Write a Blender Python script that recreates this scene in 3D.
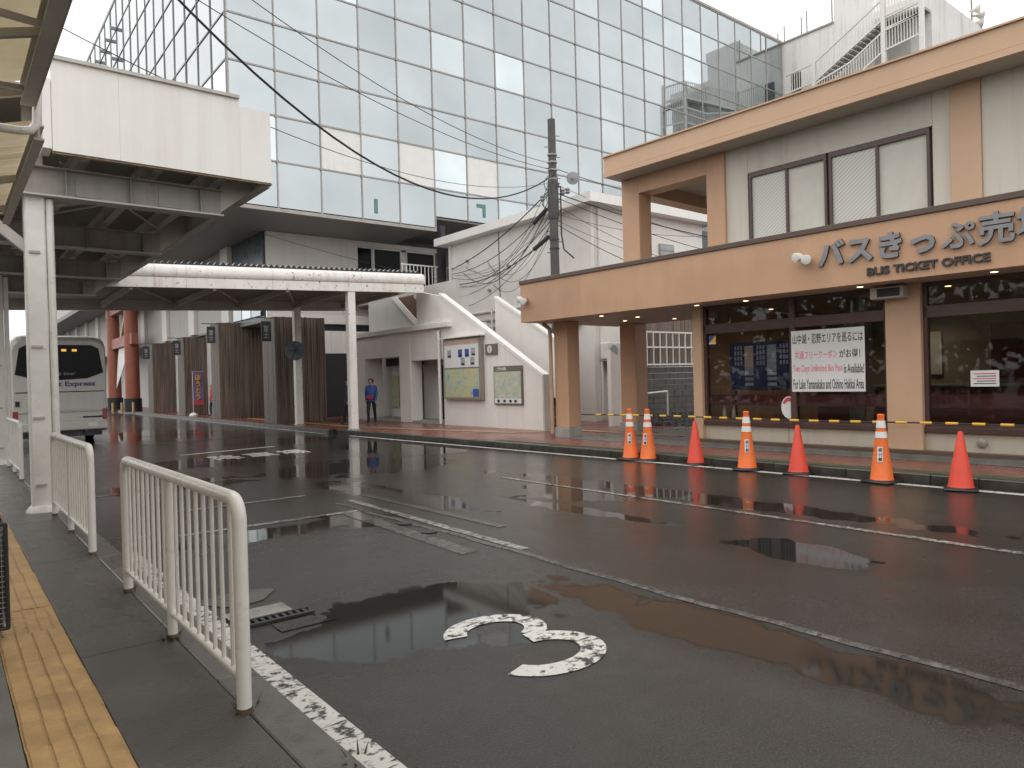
import bpy, bmesh, math, random
from mathutils import Vector, Matrix
random.seed(7)
S = bpy.context.scene
for o in list(bpy.data.objects): bpy.data.objects.remove(o)
COL = S.collection
R = math.radians
# ------------------------------------------------------------------ camera
CAMH = 1.65
def cam_axes():
    a, p, r = R(38.45), R(-0.4), R(1.5)
    f = Vector((math.sin(a)*math.cos(p), math.cos(a)*math.cos(p), math.sin(p)))
    rt = Vector((math.cos(a), -math.sin(a), 0)); up = rt.cross(f)
    return rt*math.cos(r)-up*math.sin(r), rt*math.sin(r)+up*math.cos(r), f
AR, AU, AF = cam_axes()
FPX = 722.0
cd = bpy.data.cameras.new('camera'); cam = bpy.data.objects.new('camera', cd); COL.objects.link(cam)
m = Matrix((AR, AU, -AF)).transposed().to_4x4(); m.translation = (0, 0, CAMH); cam.matrix_world = m
cd.sensor_width = 36; cd.lens = FPX/1024*36; cd.clip_start = .05; cd.clip_end = 2000
S.camera = cam
# ------------------------------------------------------------------ world: overcast rain sky
W = bpy.data.worlds.new('World'); S.world = W; W.use_nodes = True
nt = W.node_tree; nt.nodes.clear()
sky = nt.nodes.new('ShaderNodeTexSky'); sky.sky_type = 'NISHITA'; sky.sun_disc = False
sky.sun_elevation = R(58); sky.sun_rotation = R(215); sky.dust_density = 6; sky.air_density = 1
hs = nt.nodes.new('ShaderNodeHueSaturation'); hs.inputs['Saturation'].default_value = .12
mx = nt.nodes.new('ShaderNodeMix'); mx.data_type = 'RGBA'; mx.inputs['Factor'].default_value = .8
wtc = nt.nodes.new('ShaderNodeTexCoord'); wno = nt.nodes.new('ShaderNodeTexNoise'); wno.inputs['Scale'].default_value = 2.2; wno.inputs['Detail'].default_value = 5
wcr = nt.nodes.new('ShaderNodeValToRGB'); wcr.color_ramp.elements[0].position = .3; wcr.color_ramp.elements[1].position = .7
wcr.color_ramp.elements[0].color = (7.4, 7.4, 7.45, 1); wcr.color_ramp.elements[1].color = (9.9, 9.75, 9.55, 1)
nt.links.new(wtc.outputs['Generated'], wno.inputs['Vector']); nt.links.new(wno.outputs['Fac'], wcr.inputs['Fac']); nt.links.new(wcr.outputs[0], mx.inputs['B'])
bg = nt.nodes.new('ShaderNodeBackground'); bg.inputs['Strength'].default_value = .15
ow = nt.nodes.new('ShaderNodeOutputWorld')
nt.links.new(sky.outputs[0], hs.inputs['Color']); nt.links.new(hs.outputs[0], mx.inputs['A'])
nt.links.new(mx.outputs['Result'], bg.inputs['Color']); nt.links.new(bg.outputs[0], ow.inputs['Surface'])
sl = bpy.data.lights.new('sun', 'SUN'); sl.energy = .7; sl.angle = R(35); sl.color = (1, .97, .93)
so = bpy.data.objects.new('sun', sl); COL.objects.link(so)
so.rotation_euler = (R(32), 0, R(215-180+180))
S.view_settings.view_transform = 'Standard'; S.view_settings.look = 'None'
S.view_settings.exposure = 0.32; S.view_settings.gamma = 1.0
S.cycles.max_bounces = 6; S.cycles.diffuse_bounces = 3; S.cycles.glossy_bounces = 4; S.cycles.transparent_max_bounces = 8

# ------------------------------------------------------------------ node helpers and materials
def nn(t, k, **kw):
    n = t.nodes.new(k)
    for a, v in kw.items():
        if a.startswith('_'): setattr(n, a[1:], v)
        else: n.inputs[a.replace('__', ' ')].default_value = v
    return n
def newmat(name):
    M = bpy.data.materials.new(name); M.use_nodes = True
    t = M.node_tree; b = t.nodes['Principled BSDF']
    return M, t, b
def math_(t, op, a, b=None, c=None, clamp=False):
    n = t.nodes.new('ShaderNodeMath'); n.operation = op; n.use_clamp = clamp
    for i, v in enumerate((a, b, c)):
        if v is None: continue
        if isinstance(v, (int, float)): n.inputs[i].default_value = v
        else: t.links.new(v, n.inputs[i])
    return n.outputs[0]
def mapr(t, v, a, b, c=0., d=1.):
    n = t.nodes.new('ShaderNodeMapRange'); n.clamp = True
    t.links.new(v, n.inputs[0])
    for i, x in enumerate((a, b, c, d)): n.inputs[i+1].default_value = x
    return n.outputs[0]
def mixc(t, f, a, b):
    n = t.nodes.new('ShaderNodeMix'); n.data_type = 'RGBA'
    for k, v in (('Factor', f), ('A', a), ('B', b)):
        if isinstance(v, (tuple, list)): n.inputs[k].default_value = tuple(v)[:3]+(1,)
        elif isinstance(v, (int, float)): n.inputs[k].default_value = v
        else: t.links.new(v, n.inputs[k])
    return n.outputs['Result']
def noise(t, vec, scale, detail=4, rough=.55, sc=None):
    if sc:
        mp = t.nodes.new('ShaderNodeMapping'); mp.inputs['Scale'].default_value = sc
        t.links.new(vec, mp.inputs['Vector']); vec = mp.outputs[0]
    n = t.nodes.new('ShaderNodeTexNoise'); n.inputs['Scale'].default_value = scale
    n.inputs['Detail'].default_value = detail; n.inputs['Roughness'].default_value = rough
    t.links.new(vec, n.inputs['Vector']); return n.outputs['Fac']
def bump(t, h, strength, dist, b):
    n = t.nodes.new('ShaderNodeBump'); n.inputs['Strength'].default_value = strength
    n.inputs['Distance'].default_value = dist; t.links.new(h, n.inputs['Height'])
    t.links.new(n.outputs[0], b.inputs['Normal'])
def sc3(c, k): return tuple(min(1, x*k) for x in c)
MATS = {}
def pm(name, col, rough=.55, var=.12, scale=2.5, streak=0, dirt=(.10, .085, .065), spots=0, bmp=0, bscale=40, metal=0, rand=0, spec=.5, emit=None):
    M, t, b = newmat(name)
    tc = t.nodes.new('ShaderNodeTexCoord').outputs['Object']
    gp = t.nodes.new('ShaderNodeNewGeometry').outputs['Position']
    n1 = noise(t, gp, scale, 3)
    c = mixc(t, mapr(t, n1, .3, .7), sc3(col, 1-var), sc3(col, 1+var))
    if streak:
        s1 = noise(t, gp, 1., 4, .65, (5, 5, .22)); s2 = noise(t, gp, .7, 2)
        f = math_(t, 'MULTIPLY', mapr(t, s1, .48, .78), mapr(t, s2, .35, .65))
        c = mixc(t, math_(t, 'MULTIPLY', f, streak), c, dirt)
    if spots:
        s1 = noise(t, gp, 9., 6, .7)
        c = mixc(t, math_(t, 'MULTIPLY', mapr(t, s1, .61, .67), spots), c, (.12, .05, .025))
    if rand:
        oi = t.nodes.new('ShaderNodeObjectInfo').outputs['Random']
        hv = t.nodes.new('ShaderNodeHueSaturation'); t.links.new(c, hv.inputs['Color'])
        t.links.new(mapr(t, oi, 0, 1, 1-rand, 1+rand), hv.inputs['Value']); c = hv.outputs[0]
    t.links.new(c, b.inputs['Base Color'])
    t.links.new(mapr(t, n1, .3, .7, max(.02, rough-.07), min(1, rough+.07)), b.inputs['Roughness'])
    b.inputs['Metallic'].default_value = metal; b.inputs['Specular IOR Level'].default_value = spec
    if bmp > .09: bump(t, noise(t, gp, bscale, 2), bmp, .01, b)
    if emit: b.inputs['Emission Color'].default_value = emit[:3]+(1,); b.inputs['Emission Strength'].default_value = emit[3]
    MATS[name] = M
    return M

pm('white_panel', (.82, .80, .765), .45, .03, 1.5, streak=.34, dirt=(.50, .40, .31))
pm('white_rust', (.80, .775, .73), .45, .06, 2, streak=.75, dirt=(.40, .27, .18), spots=1.)
pm('white_paint', (.74, .72, .675), .35, .06, 6, spots=.2)
pm('rail_white', (.72, .70, .65), .3, .03, 4, spots=.12)
pm('steel_grey', (.46, .43, .385), .5, .12, 3, streak=.5, dirt=(.24, .19, .14))
pm('steel_shaded', (.33, .31, .285), .55, .12, 3, streak=.55, dirt=(.15, .11, .085))  # girder webs: shade under the deck is put into this colour
pm('steel_light', (.52, .50, .455), .5, .1, 3, streak=.3)
pm('dark_deck', (.28, .262, .24), .7, .15, 2, streak=.3)
pm('roof_sheet', (.28, .28, .27), .4, .15, 2, streak=.5)
def yellow_sheet():
    M, t, b = newmat('yellow_sheet'); out = t.nodes['Material Output']
    gp = t.nodes.new('ShaderNodeNewGeometry').outputs['Position']
    c = mixc(t, mapr(t, noise(t, gp, 1.4, 4), .35, .65), (.50, .41, .25), (.62, .54, .38))
    c = mixc(t, math_(t, 'MULTIPLY', mapr(t, noise(t, gp, 1., 4, .6, (.6, 6, 2)), .5, .75), .6), c, (.30, .24, .15))
    t.links.new(c, b.inputs['Base Color']); tl = t.nodes.new('ShaderNodeBsdfTranslucent'); t.links.new(c, tl.inputs[0])
    ms = t.nodes.new('ShaderNodeMixShader'); ms.inputs[0].default_value = .30
    t.links.new(b.outputs[0], ms.inputs[1]); t.links.new(tl.outputs[0], ms.inputs[2]); t.links.new(ms.outputs[0], out.inputs[0])
    MATS['yellow_sheet'] = M
yellow_sheet()
pm('tan', (.53, .322, .198), .6, .07, 1.2, streak=.42, dirt=(.36, .21, .13), bmp=.12, bscale=60)
pm('tan_patch', (.495, .295, .185), .6, .07, 1.5, streak=.45, dirt=(.36, .22, .14))
pm('tan_light', (.56, .37, .24), .55, .04, 1.2, streak=.15, dirt=(.38, .24, .15))
pm('brown_trim', (.10, .065, .05), .4, .1, 4)
pm('brown_frame', (.085, .05, .042), .35, .1, 4)
pm('soffit', (.42, .36, .295), .6, .06)
pm('grey_siding', (.40, .38, .335), .6, .05, 2)
pm('cream_siding', (.50, .45, .36), .6, .06, 3, streak=.2)
pm('curtain', (.58, .56, .50), .7, .05, 4)
pm('plaster', (.79, .755, .715), .65, .04, 1.2, streak=.25, dirt=(.45, .39, .33))
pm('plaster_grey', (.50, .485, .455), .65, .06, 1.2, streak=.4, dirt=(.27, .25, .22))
pm('concrete', (.34, .33, .30), .7, .12, 2, streak=.6, dirt=(.12, .11, .10), bmp=.3)
pm('wing_white', (.74, .73, .705), .65, .05, .6, streak=.75, dirt=(.36, .34, .31))
pm('concrete_dark', (.09, .085, .078), .7, .25, 3, bmp=.4)
pm('black', (.012, .012, .014), .35, .2)
pm('charcoal', (.022, .022, .026), .5, .2)
pm('mullion', (.38, .355, .325), .45, .12, 3, streak=.5, dirt=(.22, .14, .10))
pm('mullion_dark', (.27, .275, .28), .4, .1)
pm('teal_wall', (.045, .07, .075), .3, .2)
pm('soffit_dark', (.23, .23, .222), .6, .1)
def wood_clad():
    M, t, b = newmat('wood_clad')
    gp = t.nodes.new('ShaderNodeNewGeometry').outputs['Position']
    a = noise(t, gp, 1., 3, .6, (16, 16, .35)); q = noise(t, gp, 1., 2, .5, (1.2, 1.2, .8))
    c = mixc(t, mapr(t, a, .36, .66), (.085, .062, .05), (.27, .20, .155)); c = mixc(t, math_(t, 'MULTIPLY', mapr(t, q, .4, .7), .4), c, (.20, .175, .15))
    t.links.new(c, b.inputs['Base Color']); b.inputs['Roughness'].default_value = .75; MATS['wood_clad'] = M
wood_clad()
pm('wood_grey', (.17, .15, .13), .75, .25, 8, streak=.5, dirt=(.09, .075, .06), bmp=.4)
pm('vermilion', (.32, .10, .062), .5, .08, 2, streak=.25)
pm('cone_orange', (.82, .17, .035), .5, .06, 6, streak=.2, dirt=(.4, .1, .04), bmp=.03)
pm('cone_red', (.66, .065, .035), .55, .08, 6, streak=.25, dirt=(.36, .05, .03), bmp=.03)
pm('cone_white', (.78, .77, .74), .35, .05, 8, bmp=.02)
pm('rubber', (.018, .017, .017), .45, .2, 9)
pm('tile_yellow', (.44, .275, .115), .42, .2, 6, spots=.25, bmp=.25, bscale=30, rand=.06)
pm('kerb', (.105, .095, .082), .33, .2, 9, bmp=.3, bscale=90, rand=.12)
pm('kerb_wet', (.045, .042, .034), .35, .4, 6, rand=.15)
pm('lip_rust', (.30, .22, .16), .7, .4, 14, spots=1)
pm('sign_dark', (.05, .055, .05), .6, .3, 6)
pm('dish_grey', (.13, .15, .175), .5, .2, 8)
pm('slab_dark', (.066, .060, .053), .26, .3, 2.2, bmp=.5, bscale=120)
pm('slab_grey', (.15, .145, .13), .32, .22, 2.2, bmp=.4, bscale=110)
pm('moss', (.05, .06, .025), .8, .4, 12, bmp=.6)
pm('pole_grey', (.075, .071, .069), .6, .25, 5, streak=.4)
pm('cable', (.02, .02, .022), .5, .1)
pm('box_dark', (.035, .035, .04), .5, .1)
pm('steel_plate', (.30, .29, .26), .3, .2, 9, spots=.5, metal=.4)
pm('letter_grey', (.24, .235, .24), .4, .1, 6)
pm('letter_side', (.03, .028, .028), .5, .1)
pm('letter_brown', (.05, .042, .04), .45, .1)
pm('spot_white', (.75, .74, .70), .3, .05)
pm('sign_white', (.74, .74, .73), .4, .03)
pm('ink', (.02, .02, .022), .5, .05)
pm('ink_red', (.6, .08, .10), .5, .05)
pm('ink_pink', (.72, .22, .25), .5, .05)
pm('ink_blue', (.05, .09, .32), .5, .05)
pm('ink_yellow', (.78, .47, .06), .5, .05)
pm('board_blue', (.035, .045, .11), .3, .15)
pm('cell_grey', (.34, .35, .38), .4, .2, 14)
pm('cell_pink', (.55, .40, .33), .4, .1)
pm('frame_metal', (.30, .27, .23), .4, .1, metal=.2)
pm('floor_room', (.12, .10, .085), .4, .1)
pm('wall_room', (.34, .29, .23), .6, .2, 1.5)
pm('red_brown', (.13, .035, .03), .4, .15)
pm('bus_white', (.56, .545, .50), .22, .04, 1, streak=.15, dirt=(.3, .27, .22), bmp=.01)
pm('bus_glass', (.008, .009, .011), .12, .1, spec=.08)
pm('lamp_red', (.30, .012, .01), .2, .1, bmp=0)
pm('lamp_amber', (.85, .45, .05), .3, .05, emit=(1, .55, .1, .6))
pm('ink_purple', (.10, .07, .22), .4, .05)
pm('purple', (.22, .14, .30), .7, .1)
pm('jacket_blue', (.025, .075, .24), .6, .2, 12)
pm('jacket_red', (.48, .03, .05), .6, .2, 12)
pm('jacket_dark', (.03, .032, .06), .6, .2, 12)
pm('trousers', (.012, .012, .014), .7, .2)
pm('jeans', (.035, .04, .11), .7, .2)
pm('skin', (.42, .24, .17), .5, .05)
pm('hair', (.012, .010, .009), .4, .1)
pm('bag_red', (.30, .03, .06), .6, .1)
pm('mesh_dark', (.05, .05, .05), .4, .1, metal=.5)
pm('green_mark', (.10, .24, .22), .5, .1)
pm('map_frame', (.16, .14, .11), .5, .1)
pm('white_glass', (.78, .77, .74), .4, .04, 2, streak=.15)
pm('lamp_on', (1, .85, .6), .4, 0, emit=(1, .78, .45, 3.2))
pm('pipe_tan', (.48, .33, .22), .5, .1)
pm('stone_gravel', (.10, .10, .095), .8, .6, 22, bmp=.8)

def glass_facade():
    M, t, b = newmat('facade_glass')
    gp = t.nodes.new('ShaderNodeNewGeometry').outputs['Position']
    oi = t.nodes.new('ShaderNodeObjectInfo').outputs['Random']
    n1 = noise(t, gp, .25, 3)
    c = mixc(t, mapr(t, n1, .3, .7), (.385, .43, .446), (.475, .515, .526))
    hv = t.nodes.new('ShaderNodeHueSaturation'); t.links.new(c, hv.inputs['Color'])
    t.links.new(math_(t, 'ADD', mapr(t, oi, 0, 1, .90, 1.06), mapr(t, oi, .90, .92, 0, .28)), hv.inputs['Value'])
    t.links.new(hv.outputs[0], b.inputs['Base Color'])
    s1 = noise(t, gp, 1., 5, .65, (4, 4, .15))
    t.links.new(mapr(t, s1, .45, .8, .01, .06), b.inputs['Roughness'])
    t.links.new(mapr(t, oi, 0, 1, .84, .95), b.inputs['Metallic'])
    bump(t, noise(t, gp, .5, 1), .04, .04, b)
    MATS['facade_glass'] = M
glass_facade()
def window_glass():
    M, t, b = newmat('window_glass')
    b.inputs['Base Color'].default_value = (.80, .80, .80, 1); b.inputs['Roughness'].default_value = .015
    b.inputs['IOR'].default_value = 1.5; b.inputs['Transmission Weight'].default_value = 1
    out = t.nodes['Material Output']
    tr = t.nodes.new('ShaderNodeBsdfTransparent'); tr.inputs[0].default_value = (.86, .86, .86, 1)
    gl = t.nodes.new('ShaderNodeBsdfGlossy'); gl.inputs['Roughness'].default_value = .02
    gl.inputs[0].default_value = (1, 1, 1, 1)
    fr = t.nodes.new('ShaderNodeFresnel'); fr.inputs[0].default_value = 1.33
    ms = t.nodes.new('ShaderNodeMixShader'); t.links.new(fr.outputs[0], ms.inputs[0])
    t.links.new(tr.outputs[0], ms.inputs[1]); t.links.new(gl.outputs[0], ms.inputs[2])
    t.links.new(ms.outputs[0], out.inputs[0]); t.nodes.remove(b)
    MATS['window_glass'] = M
window_glass()
def wired_glass():                      # pale wired / curtained upper window panes with slanting pattern
    M, t, b = newmat('wired_glass')
    gp = t.nodes.new('ShaderNodeNewGeometry').outputs['Position']
    w = t.nodes.new('ShaderNodeTexWave'); w.inputs['Scale'].default_value = 5.5; w.inputs['Distortion'].default_value = .4
    mp = t.nodes.new('ShaderNodeMapping'); mp.inputs['Rotation'].default_value = (R(38), 0, 0)
    t.links.new(gp, mp.inputs[0]); w.bands_direction = 'Z'; t.links.new(mp.outputs[0], w.inputs[0])
    t.links.new(mixc(t, w.outputs['Fac'], (.44, .43, .385), (.62, .61, .555)), b.inputs['Base Color'])
    b.inputs['Roughness'].default_value = .12
    MATS['wired_glass'] = M
wired_glass()
def siding(name, ca, cb, k):
    M, t, b = newmat(name)
    gp = t.nodes.new('ShaderNodeNewGeometry').outputs['Position']
    w = t.nodes.new('ShaderNodeTexWave'); w.bands_direction = 'Z'; w.wave_profile = 'SAW'; w.inputs['Scale'].default_value = k
    w.inputs['Distortion'].default_value = .15
    t.links.new(gp, w.inputs[0])
    c = mixc(t, noise(t, gp, 2., 5), ca, cb)
    s1 = noise(t, gp, 1., 5, .65, (5, 5, .25))
    c = mixc(t, math_(t, 'MULTIPLY', mapr(t, s1, .5, .8), .4), c, sc3(ca, .6))
    t.links.new(c, b.inputs['Base Color']); b.inputs['Roughness'].default_value = .6
    bump(t, w.outputs['Fac'], .5, .006, b); MATS[name] = M
siding('siding_upper', (.565, .52, .44), (.61, .565, .49), 4.2)
siding('siding_base', (.47, .43, .34), (.54, .49, .40), 4.2)
siding('siding_plain', (.52, .48, .415), (.56, .52, .455), 1.2)

# puddles: centre x, y, half sizes, heading of the long axis (along y)
PUDDLES = [(2.75, 4.4, 1.0, .95, 0), (2.1, 4.25, .6, .5, .4), (3.9, 2.75, .36, 2.35, .015), (2.9, 8.05, 1.5, .42, 0), (4.0, 8.0, .5, .8, 0), (5.2, 9.5, .5, 2.6, .08), (6.5, 13., 2.2, 1.8, 0),
           (4.8, 16.5, 2.0, 1.5, 0), (9.0, 16., 1.4, 3.0, .05), (7.2, 7.6, 1.1, 1.1, 0), (7.9, 6.2, .42, 5.2, .02), (6.15, 3.5, .42, .9, 0), (6.2, 6.6, .22, 1.8, .05), (3.0, 13.0, 1.6, 1.0, 0), (5.5, 28, 3, 3.5, 0), (8., 21., 2, 1.6, 0)]
def asphalt(t, b, paint=None):
    gp = t.nodes.new('ShaderNodeNewGeometry').outputs['Position']
    sx = t.nodes.new('ShaderNodeSeparateXYZ'); t.links.new(gp, sx.inputs[0]); X, Y = sx.outputs[0], sx.outputs[1]
    edge = noise(t, gp, 1.6, 5, .62); big = noise(t, gp, .33, 3); fine = noise(t, gp, 85, 2, .7); mid = noise(t, gp, 6, 3, .6); grit = noise(t, gp, 150, 1, .5)
    pud = None
    for (cx, cy, rx, ry, a) in PUDDLES:
        dx = math_(t, 'SUBTRACT', X, cx); dy = math_(t, 'SUBTRACT', Y, cy); dx = math_(t, 'ADD', dx, math_(t, 'MULTIPLY', dy, a))
        q = math_(t, 'ADD', math_(t, 'POWER', math_(t, 'ABSOLUTE', math_(t, 'DIVIDE', dx, rx)), 2), math_(t, 'POWER', math_(t, 'ABSOLUTE', math_(t, 'DIVIDE', dy, ry)), 2))
        v = math_(t, 'SUBTRACT', 1., q)
        pud = v if pud is None else math_(t, 'MAXIMUM', pud, v)
    pud = math_(t, 'ADD', math_(t, 'MAXIMUM', pud, -1.), math_(t, 'MULTIPLY', math_(t, 'SUBTRACT', edge, .5), 2.6))
    pm_ = mapr(t, pud, .26, .48)                     # standing water
    lane = mapr(t, math_(t, 'ADD', X, math_(t, 'MULTIPLY', math_(t, 'SUBTRACT', edge, .5), .5)), 4.1, 4.5)
    dist = math_(t, 'ADD', math_(t, 'MULTIPLY', X, .62), math_(t, 'MULTIPLY', Y, .78))
    film = mapr(t, math_(t, 'ADD', math_(t, 'ADD', pud, math_(t, 'MULTIPLY', lane, 1.1)), math_(t, 'MULTIPLY', math_(t, 'SUBTRACT', big, .5), 3.0)), -1.5, .7)   # damp film
    far = mapr(t, dist, 4.5, 10)
    film = math_(t, 'MAXIMUM', film, math_(t, 'MULTIPLY', far, .7))
    col = mixc(t, mapr(t, big, .35, .65), (.044, .0415, .0385), (.058, .0545, .050))
    col = mixc(t, math_(t, 'MULTIPLY', mapr(t, mid, .4, .7), .35), col, (.028, .0265, .0245))
    col = mixc(t, math_(t, 'MULTIPLY', film, .85), col, (.022, .0180, .0148))
    col = mixc(t, math_(t, 'MULTIPLY', mapr(t, fine, .50, .66), .42), col, (.125, .115, .102))
    col = mixc(t, math_(t, 'MULTIPLY', mapr(t, grit, .46, .34), .6), col, (.010, .009, .008))
    col = mixc(t, math_(t, 'MULTIPLY', pm_, .85), col, (.017, .0155, .0135))
    rough = mapr(t, film, 0, 1, .42, .185)
    rough = math_(t, 'SUBTRACT', rough, math_(t, 'MULTIPLY', far, .10))
    rough = math_(t, 'ADD', rough, math_(t, 'MULTIPLY', math_(t, 'SUBTRACT', mid, .5), .16))
    rough = math_(t, 'ADD', rough, math_(t, 'MULTIPLY', math_(t, 'SUBTRACT', big, .5), .15))
    rough = math_(t, 'MULTIPLY', rough, math_(t, 'SUBTRACT', 1., math_(t, 'MULTIPLY', pm_, .92)))
    rough = math_(t, 'MAXIMUM', rough, .045)
    if paint:
        lv, hi, pc = paint
        w = math_(t, 'ADD', math_(t, 'MULTIPLY', noise(t, gp, 14, 6, .68), .75), math_(t, 'MULTIPLY', noise(t, gp, 2.2, 3), .25))
        crack = noise(t, gp, 3.5, 4, .6, (1.2, 7, 1))
        k = math_(t, 'MULTIPLY', mapr(t, w, lv, hi), mapr(t, crack, .36, .42))
        col = mixc(t, k, col, mixc(t, mid, sc3(pc, .8), pc))
        rough = math_(t, 'ADD', math_(t, 'MULTIPLY', rough, math_(t, 'SUBTRACT', 1., math_(t, 'MULTIPLY', k, .4))), math_(t, 'MULTIPLY', k, .12))
    t.links.new(col, b.inputs['Base Color']); t.links.new(rough, b.inputs['Roughness'])
    b.inputs['IOR'].default_value = 1.36
    bn = t.nodes.new('ShaderNodeBump'); bn.inputs['Distance'].default_value = .004; t.links.new(fine, bn.inputs['Height'])
    t.links.new(math_(t, 'MULTIPLY', mapr(t, pm_, 0, 1, .95, .012), mapr(t, dist, 3., 14., 1., .25)), bn.inputs['Strength']); t.links.new(bn.outputs[0], b.inputs['Normal'])
def mk(name, paint=None):
    M, t, b = newmat(name); asphalt(t, b, paint); MATS[name] = M
mk('asphalt'); mk('paint_solid', (.30, .38, (.72, .70, .66))); mk('paint_line', (.43, .49, (.66, .64, .60))); mk('paint_worn', (.42, .60, (.42, .40, .37))); mk('paint_faint', (.40, .75, (.22, .21, .195)))
def brick_walk():
    M, t, b = newmat('red_pavers')
    gp = t.nodes.new('ShaderNodeNewGeometry').outputs['Position']
    br = t.nodes.new('ShaderNodeTexBrick'); br.inputs['Scale'].default_value = 1.; br.inputs['Brick Width'].default_value = .2
    br.inputs['Row Height'].default_value = .1; br.inputs['Mortar Size'].default_value = .005
    br.inputs['Color1'].default_value = (.25, .085, .06, 1); br.inputs['Color2'].default_value = (.18, .062, .047, 1); br.inputs['Mortar'].default_value = (.05, .035, .03, 1)
    t.links.new(gp, br.inputs['Vector'])
    big = noise(t, gp, .5, 4)
    c = mixc(t, math_(t, 'MULTIPLY', mapr(t, big, .45, .7), .6), br.outputs['Color'], (.12, .065, .052))
    t.links.new(c, b.inputs['Base Color']); t.links.new(mapr(t, big, .3, .7, .14, .40), b.inputs['Roughness'])
    bump(t, br.outputs['Fac'], -.3, .004, b); MATS['red_pavers'] = M
brick_walk()
def map_paper(name, pal, sc):
    M, t, b = newmat(name)
    gp = t.nodes.new('ShaderNodeNewGeometry').outputs['Position']
    c = mixc(t, mapr(t, noise(t, gp, sc, 6, .7), .4, .6), pal[0], pal[1])
    c = mixc(t, mapr(t, noise(t, gp, sc*1.7, 5, .7), .55, .62), c, pal[2])
    v = t.nodes.new('ShaderNodeTexVoronoi'); v.feature = 'DISTANCE_TO_EDGE'; v.inputs['Scale'].default_value = sc*1.4; t.links.new(gp, v.inputs['Vector'])
    c = mixc(t, mapr(t, v.outputs['Distance'], .03, .0), c, pal[3])
    t.links.new(c, b.inputs['Base Color']); b.inputs['Roughness'].default_value = .25
    MATS[name] = M
map_paper('map_green', ((.42, .50, .36), (.58, .58, .46), (.36, .44, .52), (.62, .60, .54)), 4)
map_paper('map_colour', ((.58, .50, .26), (.40, .55, .38), (.20, .38, .62), (.65, .42, .3)), 3.2)

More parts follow.
